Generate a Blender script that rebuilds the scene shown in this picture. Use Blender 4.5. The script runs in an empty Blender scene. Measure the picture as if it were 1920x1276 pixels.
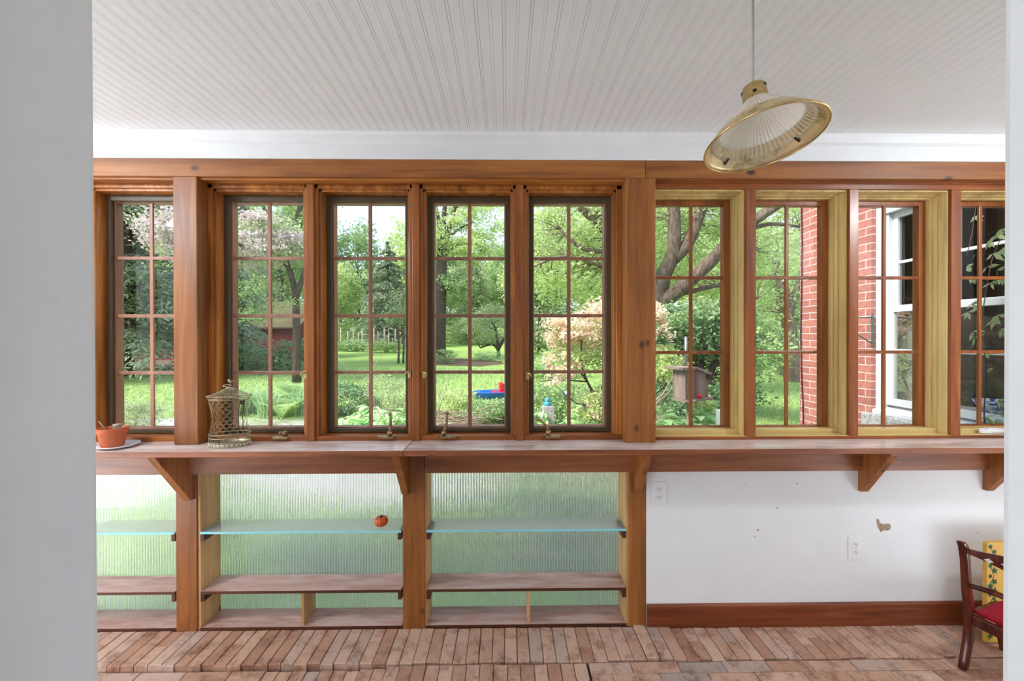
import bpy, bmesh, math, random
import numpy as np
from mathutils import Vector, Matrix

random.seed(7)
SC = bpy.context.scene
COL = SC.collection
PI = math.pi

# ------------------------------------------------------------------ camera
F = 740.0
D = 1.885
CR = Matrix.Rotation(math.radians(-0.74), 4, 'Z') @ Matrix.Rotation(math.radians(90 - 0.25), 4, 'X') @ Matrix.Rotation(math.radians(-0.08), 4, 'Z')
CAM = Vector((0, -D, 1.43))

def ray(px, py):
    return CR.to_3x3() @ Vector(((px - 960) / F, -(py - 638) / F, -1))

_d = ray(1200, 1173)
CAM.z = -(_d.z / _d.y) * (0.075 + D)          # floor is z = 0 where it meets the window wall

def P(px, py, y):
    """point of the photograph at the distance y from the window wall"""
    d = ray(px, py)
    return CAM + d * ((y + D) / d.y)

def X(px, y, py=638): return P(px, py, y).x
def YAT(px, x):
    d = ray(px, 640)
    return -D + d.y * x / d.x
def Z(py, y, px=960): return P(px, py, y).z

cam_data = bpy.data.cameras.new('camera')
cam_data.sensor_width = 36
cam_data.lens = F * 36 / 1920
cam_data.clip_start = 0.02
cam_data.clip_end = 400
cam = bpy.data.objects.new('camera', cam_data)
COL.objects.link(cam)
cam.matrix_world = Matrix.Translation(CAM) @ CR
SC.camera = cam

# ------------------------------------------------------------------ materials
def new_mat(name):
    m = bpy.data.materials.new(name)
    m.use_nodes = True
    nt = m.node_tree
    nt.nodes.clear()
    out = nt.nodes.new('ShaderNodeOutputMaterial')
    return m, nt, out

def nd(nt, kind, **kw):
    n = nt.nodes.new(kind)
    for k, v in kw.items():
        if k.startswith('i_'):
            n.inputs[k[2:].replace('_', ' ')].default_value = v
        else:
            setattr(n, k, v)
    return n

def lk(nt, a, b): nt.links.new(a, b)

def ramp(nt, fac, stops):
    r = nt.nodes.new('ShaderNodeValToRGB')
    el = r.color_ramp.elements
    while len(el) < len(stops): el.new(0.5)
    for e, (p, c) in zip(el, stops):
        e.position = p
        e.color = (c[0], c[1], c[2], 1) if len(c) == 3 else c
    lk(nt, fac, r.inputs[0])
    return r.outputs[0]

def s2l(r, g, b):
    f = lambda c: (c / 255 / 12.92) if c / 255 <= 0.04045 else ((c / 255 + 0.055) / 1.055) ** 2.4
    return (f(r), f(g), f(b))

def coords(nt, scale=(1, 1, 1), rnd=True):
    tc = nt.nodes.new('ShaderNodeTexCoord')
    mp = nt.nodes.new('ShaderNodeMapping')
    mp.inputs['Scale'].default_value = scale
    if rnd:
        oi = nt.nodes.new('ShaderNodeObjectInfo')
        mul = nd(nt, 'ShaderNodeMath', operation='MULTIPLY')
        mul.inputs[1].default_value = 37.0
        lk(nt, oi.outputs['Random'], mul.inputs[0])
        add = nd(nt, 'ShaderNodeVectorMath', operation='ADD')
        lk(nt, tc.outputs['Object'], add.inputs[0])
        lk(nt, mul.outputs[0], add.inputs[1])
        lk(nt, add.outputs[0], mp.inputs[0])
    else:
        lk(nt, tc.outputs['Object'], mp.inputs[0])
    return mp.outputs[0]

def mixrgb(nt, kind, fac, a, b):
    n = nd(nt, 'ShaderNodeMix', data_type='RGBA', blend_type=kind)
    for s, v in ((n.inputs[0], fac), (n.inputs[6], a), (n.inputs[7], b)):
        if hasattr(v, 'links'): lk(nt, v, s)
        elif isinstance(v, (int, float)): s.default_value = v
        else: s.default_value = (v[0], v[1], v[2], 1)
    return n.outputs[2]

def bump(nt, h, strength, dist=0.002):
    b = nt.nodes.new('ShaderNodeBump')
    b.inputs['Strength'].default_value = strength
    b.inputs['Distance'].default_value = dist
    lk(nt, h, b.inputs['Height'])
    return b.outputs[0]

def principled(nt, out, color=None, rough=0.5, normal=None, metal=0.0, spec=0.5, **kw):
    p = nt.nodes.new('ShaderNodeBsdfPrincipled')
    if color is not None:
        if hasattr(color, 'links'): lk(nt, color, p.inputs['Base Color'])
        else: p.inputs['Base Color'].default_value = (*color[:3], 1)
    if hasattr(rough, 'links'): lk(nt, rough, p.inputs['Roughness'])
    else: p.inputs['Roughness'].default_value = rough
    p.inputs['Metallic'].default_value = metal
    p.inputs['Specular IOR Level'].default_value = spec
    if normal is not None: lk(nt, normal, p.inputs['Normal'])
    for k, v in kw.items(): p.inputs[k.replace('_', ' ')].default_value = v
    lk(nt, p.outputs[0], out.inputs[0])
    return p

def wood(name, axis, dark, mid, light, rough=0.45, knots=True, grain=1.0, worn=None):
    m, nt, out = new_mat(name)
    s = [26 * grain] * 3
    s['xyz'.index(axis)] = 1.6
    v = coords(nt, tuple(s))
    n1 = nd(nt, 'ShaderNodeTexNoise', i_Scale=1.0, i_Detail=6.0, i_Roughness=0.6, i_Distortion=0.6)
    lk(nt, v, n1.inputs['Vector'])
    s2 = [7] * 3
    s2['xyz'.index(axis)] = 1.3
    v2 = coords(nt, tuple(s2))
    n2 = nd(nt, 'ShaderNodeTexNoise', i_Scale=1.0, i_Detail=3.0)
    lk(nt, v2, n2.inputs['Vector'])
    c1 = ramp(nt, n1.outputs['Fac'], [(0.28, dark), (0.5, mid), (0.72, light)])
    c2 = ramp(nt, n2.outputs['Fac'], [(0.3, (0.74, 0.7, 0.66)), (0.7, (1.12, 1.12, 1.1))])
    c = mixrgb(nt, 'MULTIPLY', 1.0, c1, c2)
    if knots:
        s3 = [6.5] * 3
        s3['xyz'.index(axis)] = 4.2
        v3 = coords(nt, tuple(s3))
        vo = nd(nt, 'ShaderNodeTexVoronoi', i_Scale=1.0, i_Randomness=1.0)
        lk(nt, v3, vo.inputs['Vector'])
        nk = nd(nt, 'ShaderNodeTexNoise', i_Scale=60.0)
        lk(nt, v3, nk.inputs['Vector'])
        ad = nd(nt, 'ShaderNodeMath', operation='MULTIPLY_ADD')
        ad.inputs[1].default_value = 0.05
        lk(nt, nk.outputs['Fac'], ad.inputs[0])
        lk(nt, vo.outputs['Distance'], ad.inputs[2])
        k = ramp(nt, ad.outputs[0], [(0.07, (1, 1, 1)), (0.11, (0.5, 0.5, 0.5)), (0.15, (0, 0, 0))])
        c = mixrgb(nt, 'MIX', k, c, tuple(x * 0.22 for x in dark))
    if worn:
        nw = nd(nt, 'ShaderNodeTexNoise', i_Scale=3.0, i_Detail=8.0, i_Roughness=0.65)
        lk(nt, v2, nw.inputs['Vector'])
        w = ramp(nt, nw.outputs['Fac'], [(0.42, (0, 0, 0)), (0.62, (0.8, 0.8, 0.8))])
        c = mixrgb(nt, 'MIX', w, c, worn)
    principled(nt, out, c, rough, bump(nt, n1.outputs['Fac'], 0.15, 0.001))
    return m

def paint(name, color, rough=0.6, mottling=0.05, bump_s=0.1, scale=9.0, spec=0.3):
    m, nt, out = new_mat(name)
    v = coords(nt)
    n = nd(nt, 'ShaderNodeTexNoise', i_Scale=scale, i_Detail=6.0, i_Roughness=0.6)
    lk(nt, v, n.inputs['Vector'])
    lo = tuple(c * (1 - mottling) for c in color)
    hi = tuple(min(1, c * (1 + mottling)) for c in color)
    c = ramp(nt, n.outputs['Fac'], [(0.3, lo), (0.7, hi)])
    n2 = nd(nt, 'ShaderNodeTexNoise', i_Scale=scale * 8, i_Detail=4.0)
    lk(nt, v, n2.inputs['Vector'])
    principled(nt, out, c, rough, bump(nt, n2.outputs['Fac'], bump_s, 0.001), spec=spec)
    return m

def metal(name, color, rough=0.35, stain=None, stain_at=(0.5, 0.65), scale=14.0, metallic=1.0):
    m, nt, out = new_mat(name)
    v = coords(nt)
    n = nd(nt, 'ShaderNodeTexNoise', i_Scale=scale, i_Detail=7.0, i_Roughness=0.7)
    lk(nt, v, n.inputs['Vector'])
    st = stain or tuple(c * 0.7 for c in color)
    c = ramp(nt, n.outputs['Fac'], [(stain_at[0], color), (stain_at[1], st)])
    principled(nt, out, c, rough, bump(nt, n.outputs['Fac'], 0.08, 0.001), metal=metallic)
    return m

def leaf_mat(name, c1, c2, trans=0.4, c3=None, spec=0.25):
    m, nt, out = new_mat(name)
    g = nt.nodes.new('ShaderNodeNewGeometry')
    def soft(c):
        l = .3 * c[0] + .6 * c[1] + .1 * c[2]
        return tuple(min(.95, (x + (l - x) * .3) * 1.27 + .012) for x in c)
    c1, c2 = soft(c1), soft(c2); c3 = soft(c3) if c3 else None
    st = [(0.0, c1), (1.0, c2)] if c3 is None else [(0.0, c1), (0.5, c2), (1.0, c3)]
    c = ramp(nt, g.outputs['Random Per Island'], st)
    p = nt.nodes.new('ShaderNodeBsdfPrincipled')
    p.inputs['Roughness'].default_value = 0.55
    p.inputs['Specular IOR Level'].default_value = spec
    lk(nt, c, p.inputs['Base Color'])
    t = nt.nodes.new('ShaderNodeBsdfTranslucent')
    lk(nt, c, t.inputs['Color'])
    mx = nt.nodes.new('ShaderNodeMixShader')
    mx.inputs[0].default_value = trans
    lk(nt, p.outputs[0], mx.inputs[1])
    lk(nt, t.outputs[0], mx.inputs[2])
    lk(nt, mx.outputs[0], out.inputs[0])
    return m

def bark_mat(name, c1, c2, scale=18.0):
    m, nt, out = new_mat(name)
    v = coords(nt, (scale, scale, scale * 0.3))
    n = nd(nt, 'ShaderNodeTexNoise', i_Scale=1.0, i_Detail=6.0, i_Roughness=0.7)
    lk(nt, v, n.inputs['Vector'])
    c = ramp(nt, n.outputs['Fac'], [(0.35, c1), (0.65, c2)])
    principled(nt, out, c, 0.9, bump(nt, n.outputs['Fac'], 0.8, 0.02), spec=0.1)
    return m

def thin_glass(name, refl=0.05, tint=(1, 1, 1)):
    m, nt, out = new_mat(name)
    t = nt.nodes.new('ShaderNodeBsdfTransparent')
    t.inputs[0].default_value = (*tint, 1)
    g = nt.nodes.new('ShaderNodeBsdfGlossy')
    g.inputs['Roughness'].default_value = 0.0
    fr = nd(nt, 'ShaderNodeFresnel', i_IOR=1.45)
    mu = nd(nt, 'ShaderNodeMath', operation='MULTIPLY')
    mu.inputs[1].default_value = refl / 0.035
    lk(nt, fr.outputs[0], mu.inputs[0])
    mx = nt.nodes.new('ShaderNodeMixShader')
    lk(nt, mu.outputs[0], mx.inputs[0])
    lk(nt, t.outputs[0], mx.inputs[1])
    lk(nt, g.outputs[0], mx.inputs[2])
    lk(nt, mx.outputs[0], out.inputs[0])
    return m

def glass(name, color, rough=0.0, ior=1.45):
    m, nt, out = new_mat(name)
    g = nt.nodes.new('ShaderNodeBsdfGlass')
    g.inputs['Color'].default_value = (*color, 1)
    g.inputs['Roughness'].default_value = rough
    g.inputs['IOR'].default_value = ior
    lk(nt, g.outputs[0], out.inputs[0])
    return m

W_D, W_M, W_L = s2l(112, 62, 22), s2l(152, 92, 40), s2l(174, 112, 54)
M = {}
for ax in 'xyz':
    M['pine_' + ax] = wood('pine_' + ax, ax, W_D, W_M, W_L)
    M['honey_' + ax] = wood('honey_' + ax, ax, s2l(130, 72, 28), s2l(170, 104, 46), s2l(198, 134, 68), 0.24, knots=False)
    M['plain_' + ax] = wood('plain_' + ax, ax, s2l(120, 62, 22), s2l(156, 90, 38), s2l(176, 108, 50), 0.35, knots=False)
M['apron'] = wood('apron_wood', 'x', s2l(112, 62, 32), s2l(148, 88, 48), s2l(170, 108, 64))
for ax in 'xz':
    M['light_' + ax] = wood('varnished_lit_pine_' + ax, ax, s2l(196, 164, 100), s2l(216, 188, 124), s2l(230, 208, 150), 0.22, knots=False)  # light_: varnished pine made paler, outdoor light on the jambs put into its colour
    M['red_' + ax] = wood('reddish_pine_' + ax, ax, s2l(112, 54, 20), s2l(148, 80, 34), s2l(170, 102, 48), 0.3, knots=False)
M['counter'] = wood('counter_wood_skylit', 'x', s2l(184, 154, 144), s2l(210, 184, 176), s2l(224, 204, 198), 0.26, knots=False, worn=s2l(234, 220, 216))  # top tones lightened: the sky reflected on the counter is put into the colour
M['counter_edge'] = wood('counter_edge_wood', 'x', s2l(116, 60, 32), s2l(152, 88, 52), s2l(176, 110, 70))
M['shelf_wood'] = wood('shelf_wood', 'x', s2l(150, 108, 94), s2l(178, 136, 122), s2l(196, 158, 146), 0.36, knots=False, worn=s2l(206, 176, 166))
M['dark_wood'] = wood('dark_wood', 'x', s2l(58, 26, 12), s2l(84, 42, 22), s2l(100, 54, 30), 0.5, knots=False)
M['base_wood'] = wood('baseboard_wood', 'x', s2l(92, 38, 18), s2l(122, 58, 28), s2l(146, 80, 42), 0.4, knots=False)
M['raw_pine'] = wood('raw_pine', 'z', s2l(184, 140, 88), s2l(206, 164, 110), s2l(222, 184, 134), 0.55)
M['muntin'] = wood('muntin_wood', 'z', s2l(136, 92, 72), s2l(160, 112, 90), s2l(180, 134, 112), 0.4, knots=False)
M['bronze_frame'] = paint('bronze_screen_frame', s2l(84, 70, 52), 0.4, 0.06)
M['white_wall'] = paint('white_plaster', (0.83, 0.835, 0.84), 0.7, 0.025, 0.15, 5.0)
M['white_trim'] = paint('white_trim_paint', (0.84, 0.845, 0.85), 0.5, 0.03, 0.1, 6.0)
M['white_ceiling'] = paint('white_beadboard_paint', (0.86, 0.865, 0.87), 0.6, 0.02, 0.05, 3.0)
M['window_white'] = paint('white_window_paint', (0.6, 0.61, 0.63), 0.5, 0.04)
M['plastic_white'] = paint('white_plastic', (0.85, 0.85, 0.85), 0.3, 0.01, 0.0)
M['hall_floor'] = paint('grey_floor_paint', (.42, .43, .45), 0.5)  # unseen floor, grey chosen so its bounce light stays neutral
M['cord'] = paint('grey_white_cord', (.5, .5, .5), 0.5)
M['black'] = paint('black_plastic', (0.012, 0.012, 0.012), 0.5, 0.1)
M['brass'] = metal('aged_brass', (0.72, 0.54, 0.24), 0.28, (0.45, 0.3, 0.13))
M['brass_rim'] = metal('spotted_brass', (0.80, 0.64, 0.36), 0.38, (0.34, 0.2, 0.09), (0.5, 0.68), 22.0, metallic=.8)
M['brass_dull'] = metal('dull_brass', (0.42, 0.3, 0.16), 0.4, (0.2, 0.13, 0.07))
M['antique_wire'] = metal('antique_gold_wire', (0.42, 0.37, 0.24), 0.45, (0.16, 0.13, 0.08), metallic=0.7)
M['terracotta'] = paint('terracotta', s2l(196, 104, 68), 0.8, 0.15, 0.2, 20.0)
M['ceramic'] = paint('white_ceramic', (0.75, 0.76, 0.78), 0.2, 0.02, 0.0, spec=0.5)
M['soil'] = paint('potting_soil', s2l(60, 40, 30), 0.95, 0.3, 0.5, 60.0)
M['pumpkin'] = paint('orange_pumpkin', s2l(206, 82, 30), 0.35, 0.2, 0.05, 30.0, 0.5)
M['stem'] = paint('dried_stem', s2l(70, 50, 34), 0.9, 0.2)
M['mahogany'] = wood('mahogany', 'z', s2l(48, 14, 8), s2l(84, 30, 16), s2l(120, 54, 26), 0.22, knots=False)
M['red_fabric'] = paint('red_fabric', s2l(150, 14, 36), 0.9, 0.15, 0.6, 60.0)
M['yellow_paint'] = paint('yellow_paint', s2l(206, 160, 72), 0.5, 0.06)
M['ivy_green'] = paint('painted_ivy_green', s2l(34, 84, 48), 0.6, 0.3, 0.0, 40.0)
M['inlay'] = paint('pale_inlay', (0.75, 0.72, 0.68), 0.4, 0.03)
M['chip'] = paint('bare_plaster', s2l(160, 140, 118), 0.9, 0.3, 0.6, 60.0)
M['pane'] = thin_glass('window_glass', 0.035)
def frosted(name, color, rough, ior, frost, kind='glass'):
    m, nt, out = new_mat(name)
    if kind == 'glass':
        g = nt.nodes.new('ShaderNodeBsdfGlass'); g.inputs['Color'].default_value = (*color, 1); g.inputs['Roughness'].default_value = rough; g.inputs['IOR'].default_value = ior
    else:
        g = nt.nodes.new('ShaderNodeBsdfTransparent'); g.inputs[0].default_value = (*color, 1)
    t = nt.nodes.new('ShaderNodeBsdfTranslucent'); t.inputs[0].default_value = (.95, .96, .96, 1)
    d = nt.nodes.new('ShaderNodeBsdfPrincipled'); d.inputs['Base Color'].default_value = (.9, .97, 1.0, 1); d.inputs['Roughness'].default_value = .15
    a = nt.nodes.new('ShaderNodeMixShader'); a.inputs[0].default_value = .4
    lk(nt, t.outputs[0], a.inputs[1]); lk(nt, d.outputs[0], a.inputs[2])
    b = nt.nodes.new('ShaderNodeMixShader'); b.inputs[0].default_value = frost
    lk(nt, g.outputs[0], b.inputs[1]); lk(nt, a.outputs[0], b.inputs[2])
    lk(nt, b.outputs[0], out.inputs[0])
    return m
M['reeded'] = frosted('reeded_glass', (0.98, 1.0, 0.99), 0.02, 1.45, 0.22)
M['reeded_valley_glint'] = frosted('reeded_glass_valley_glint', (0.98, 1.0, 0.99), 0.1, 1.45, 0.6)  # whitened rib valleys: bright sky lines put into the material
M['shelf_glass'] = frosted('shelf_glass_top', (0.95, 1.0, 1.0), 0, 1.45, 0.36, 'thin')  # milky mix stands in for the bright pane mirrored in the clear shelf
M['shade_glass'] = None

def shade_glass():
    m, nt, out = new_mat('cream_reeded_shade_glass')
    p = nt.nodes.new('ShaderNodeBsdfPrincipled')
    p.inputs['Base Color'].default_value = (0.92, 0.86, 0.74, 1)
    p.inputs['Roughness'].default_value = 0.15
    t = nt.nodes.new('ShaderNodeBsdfTranslucent')
    t.inputs[0].default_value = (0.98, 0.95, 0.88, 1)
    tr = nt.nodes.new('ShaderNodeBsdfTransparent')
    tr.inputs[0].default_value = (0.97, 0.94, 0.88, 1)
    a = nt.nodes.new('ShaderNodeMixShader'); a.inputs[0].default_value = 0.45
    lk(nt, p.outputs[0], a.inputs[1]); lk(nt, t.outputs[0], a.inputs[2])
    b = nt.nodes.new('ShaderNodeMixShader'); b.inputs[0].default_value = 0.05
    lk(nt, a.outputs[0], b.inputs[1]); lk(nt, tr.outputs[0], b.inputs[2])
    lk(nt, b.outputs[0], out.inputs[0])
    return m
M['shade_glass'] = shade_glass()

def shelf_edge():
    m, nt, out = new_mat('aqua_glass_edge')
    principled(nt, out, (0.30, 0.72, 0.78), 0.12)
    return m
M['glass_edge'] = shelf_edge()

def brick_floor():
    m, nt, out = new_mat('worn_brick_floor')
    g = nt.nodes.new('ShaderNodeNewGeometry')
    c = ramp(nt, g.outputs['Random Per Island'], [(0.0, s2l(172, 130, 108)), (0.3, s2l(190, 152, 130)), (0.62, s2l(204, 170, 150)), (0.9, s2l(186, 160, 146)), (1.0, s2l(168, 152, 144))])
    v = coords(nt, (1, 1, 1), False)
    n = nd(nt, 'ShaderNodeTexNoise', i_Scale=11.0, i_Detail=9.0, i_Roughness=0.72)
    lk(nt, v, n.inputs['Vector'])
    st = ramp(nt, n.outputs['Fac'], [(0.36, (0.56, 0.47, 0.42)), (0.44, (0.82, 0.76, 0.72)), (0.5, (1.0, .98, .97)), (0.7, (1.1, 1.08, 1.06))])
    c = mixrgb(nt, 'MULTIPLY', 1.0, c, st)
    n2 = nd(nt, 'ShaderNodeTexNoise', i_Scale=140.0, i_Detail=4.0)
    lk(nt, v, n2.inputs['Vector'])
    sp = ramp(nt, n2.outputs['Fac'], [(0.3, (0.72, 0.66, 0.62)), (0.45, (1, 1, 1))])
    c = mixrgb(nt, 'MULTIPLY', 0.8, c, sp)
    principled(nt, out, c, 0.75, bump(nt, n2.outputs['Fac'], 0.5, 0.002), spec=0.25)
    return m
M['brick_floor'] = brick_floor()
M['grout'] = paint('dark_brick_joint', s2l(92, 66, 52), 0.95, 0.2)

def brick_wall():
    m, nt, out = new_mat('red_brick_wall')
    tc = nt.nodes.new('ShaderNodeTexCoord')
    sp = nt.nodes.new('ShaderNodeSeparateXYZ')
    lk(nt, tc.outputs['Object'], sp.inputs[0])
    ad = nd(nt, 'ShaderNodeMath', operation='ADD')
    lk(nt, sp.outputs[0], ad.inputs[0]); lk(nt, sp.outputs[1], ad.inputs[1])
    cb = nt.nodes.new('ShaderNodeCombineXYZ')
    lk(nt, ad.outputs[0], cb.inputs[0]); lk(nt, sp.outputs[2], cb.inputs[1])
    nw = nd(nt, 'ShaderNodeTexNoise', i_Scale=9.0, i_Detail=3.0)
    lk(nt, tc.outputs['Object'], nw.inputs['Vector'])
    wv = nd(nt, 'ShaderNodeVectorMath', operation='SCALE'); wv.inputs['Scale'].default_value = 0.012
    lk(nt, nw.outputs['Color'], wv.inputs[0])
    av = nd(nt, 'ShaderNodeVectorMath', operation='ADD')
    lk(nt, cb.outputs[0], av.inputs[0]); lk(nt, wv.outputs[0], av.inputs[1])
    b = nt.nodes.new('ShaderNodeTexBrick')
    b.inputs['Scale'].default_value = 1.0
    b.inputs['Brick Width'].default_value = 0.205
    b.inputs['Row Height'].default_value = 0.0677
    b.inputs['Mortar Size'].default_value = 0.0045
    b.inputs['Mortar Smooth'].default_value = 0.3
    b.inputs['Color1'].default_value = (*s2l(176, 116, 102), 1)
    b.inputs['Color2'].default_value = (*s2l(156, 98, 88), 1)
    b.inputs['Mortar'].default_value = (*s2l(208, 196, 190), 1)
    lk(nt, av.outputs[0], b.inputs['Vector'])
    n = nd(nt, 'ShaderNodeTexNoise', i_Scale=26.0, i_Detail=7.0, i_Roughness=0.7)
    lk(nt, tc.outputs['Object'], n.inputs['Vector'])
    st = ramp(nt, n.outputs['Fac'], [(0.3, (0.75, 0.7, 0.7)), (0.65, (1.15, 1.15, 1.12))])
    c = mixrgb(nt, 'MULTIPLY', 1.0, b.outputs['Color'], st)
    inv = nd(nt, 'ShaderNodeMath', operation='SUBTRACT'); inv.inputs[0].default_value = 1.0
    lk(nt, b.outputs['Fac'], inv.inputs[1])
    principled(nt, out, c, 0.85, bump(nt, inv.outputs[0], 0.8, 0.006), spec=0.2)
    return m
M['brick_wall'] = brick_wall()

def ground_mat(name, stops, scale, fine=90.0):
    m, nt, out = new_mat(name)
    v = coords(nt, (1, 1, 1), False)
    n = nd(nt, 'ShaderNodeTexNoise', i_Scale=scale, i_Detail=8.0, i_Roughness=0.7)
    lk(nt, v, n.inputs['Vector'])
    c = ramp(nt, n.outputs['Fac'], stops)
    n2 = nd(nt, 'ShaderNodeTexNoise', i_Scale=fine, i_Detail=4.0)
    lk(nt, v, n2.inputs['Vector'])
    f = ramp(nt, n2.outputs['Fac'], [(0.3, (0.7, 0.7, 0.7)), (0.7, (1.2, 1.2, 1.2))])
    c = mixrgb(nt, 'MULTIPLY', 1.0, c, f)
    principled(nt, out, c, 0.95, bump(nt, n2.outputs['Fac'], 0.6, 0.02), spec=0.1)
    return m
M['lawn'] = ground_mat('lawn', [(0.3, s2l(132, 162, 84)), (0.5, s2l(154, 184, 100)), (0.72, s2l(178, 198, 122))], 1.3, 40.0)
M['gravel'] = ground_mat('gravel', [(0.3, s2l(176, 168, 164)), (0.7, s2l(210, 204, 200))], 3.0, 120.0)
M['mulch'] = ground_mat('mulch', [(0.3, s2l(92, 74, 62)), (0.7, s2l(138, 116, 98))], 5.0, 70.0)
M['granite'] = ground_mat('granite', [(0.35, s2l(140, 138, 136)), (0.6, s2l(206, 204, 202))], 30.0, 160.0)
M['barn_red'] = paint('barn_red_boards', s2l(112, 40, 44), 0.85, 0.12, 0.2, 6.0)
M['barn_roof'] = wood('weathered_barn_roof', 'x', s2l(74, 70, 46), s2l(96, 90, 60), s2l(114, 106, 74), 0.9, knots=False)  # planks darkened, the shade over the roof is put into the colour
M['fence_wood'] = wood('weathered_fence_wood', 'z', s2l(140, 128, 112), s2l(170, 158, 142), s2l(190, 180, 166), 0.9, knots=False)
M['feeder_wood'] = wood('weathered_feeder_wood', 'z', s2l(116, 98, 92), s2l(148, 130, 122), s2l(172, 156, 148), 0.9, knots=False)
M['teal_glass'] = paint('teal_glass', s2l(60, 150, 170), 0.08, 0.25, 0.0, 20.0, 0.8)
M['blue_plastic'] = paint('blue_plastic', s2l(40, 100, 190), 0.4, 0.05)
M['red_plastic'] = paint('red_plastic', s2l(214, 40, 60), 0.4, 0.05)
M['grey_metal'] = metal('grey_metal', (0.4, 0.41, 0.42), 0.4)
M['green_metal'] = metal('green_painted_metal', (0.05, 0.12, 0.1), 0.5, metallic=0.0)
M['dark_room'] = paint('dim_room_wall', (0.05, 0.05, 0.05), 0.9, 0.1)
M['curtain'] = paint('pale_curtain', (0.4, 0.4, 0.38), 0.9, 0.05)
M['house_pane'] = thin_glass('house_window_glass', 0.014, (.75, .75, .75))
M['bark'] = bark_mat('grey_brown_bark', s2l(78, 66, 56), s2l(140, 124, 110))
M['bark_dark'] = bark_mat('dark_bark', s2l(62, 52, 46), s2l(104, 92, 82))
M['twig'] = bark_mat('pale_twig', s2l(150, 132, 112), s2l(190, 172, 150), 40)
M['leaf_lime'] = leaf_mat('leaf_lime', s2l(150, 178, 80), s2l(184, 206, 108), 0.5, s2l(206, 220, 134))
M['leaf_mid'] = leaf_mat('leaf_mid', s2l(110, 150, 72), s2l(142, 178, 92), 0.45, s2l(170, 198, 114))
M['leaf_deep'] = leaf_mat('leaf_deep', s2l(70, 114, 60), s2l(100, 144, 78), 0.4, s2l(128, 164, 96))
M['leaf_olive'] = leaf_mat('leaf_olive', s2l(134, 154, 92), s2l(164, 184, 112), 0.45, s2l(186, 198, 130))
M['needle'] = leaf_mat('hemlock_needles', s2l(118, 140, 106), s2l(150, 170, 132), 0.35, s2l(172, 188, 150))
M['needle_dark'] = leaf_mat('pine_needles', s2l(110, 132, 96), s2l(146, 164, 122), 0.3)
M['blossom'] = leaf_mat('pale_pink_blossom', s2l(186, 158, 160), s2l(204, 182, 182), 0.3, s2l(214, 200, 200))
M['pink_leaf'] = leaf_mat('pinkish_new_leaves', s2l(226, 176, 154), s2l(236, 206, 176), 0.35, s2l(226, 222, 150))
M['bright_leaf'] = leaf_mat('bright_hosta_leaf', s2l(124, 190, 84), s2l(166, 214, 112), 0.4, s2l(196, 228, 150))
M['grass_blade'] = leaf_mat('grass_blades', s2l(128, 160, 70), s2l(158, 186, 92), 0.4, s2l(180, 200, 114))
M['iris_blade'] = leaf_mat('iris_blades', s2l(96, 150, 76), s2l(140, 184, 104), 0.4, s2l(170, 204, 130))
M['fern'] = leaf_mat('fern_fronds', s2l(150, 190, 84), s2l(190, 214, 110), 0.45)
M['yellow_flower'] = leaf_mat('yellow_petals', s2l(244, 204, 40), s2l(252, 222, 70), 0.3)

# ------------------------------------------------------------------ mesh helpers
def tag(o, label=None, cat=None, group=None, kind=None):
    if label: o['label'] = label
    if cat: o['category'] = cat
    if group: o['group'] = group
    if kind: o['kind'] = kind
    return o

def thing(name, label, cat, loc=(0, 0, 0), rz=0.0, group=None, kind=None):
    o = bpy.data.objects.new(name, None)
    o.empty_display_size = 0.05
    COL.objects.link(o)
    o.location = loc
    o.rotation_euler = (0, 0, rz)
    return tag(o, label, cat, group, kind)

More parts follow.
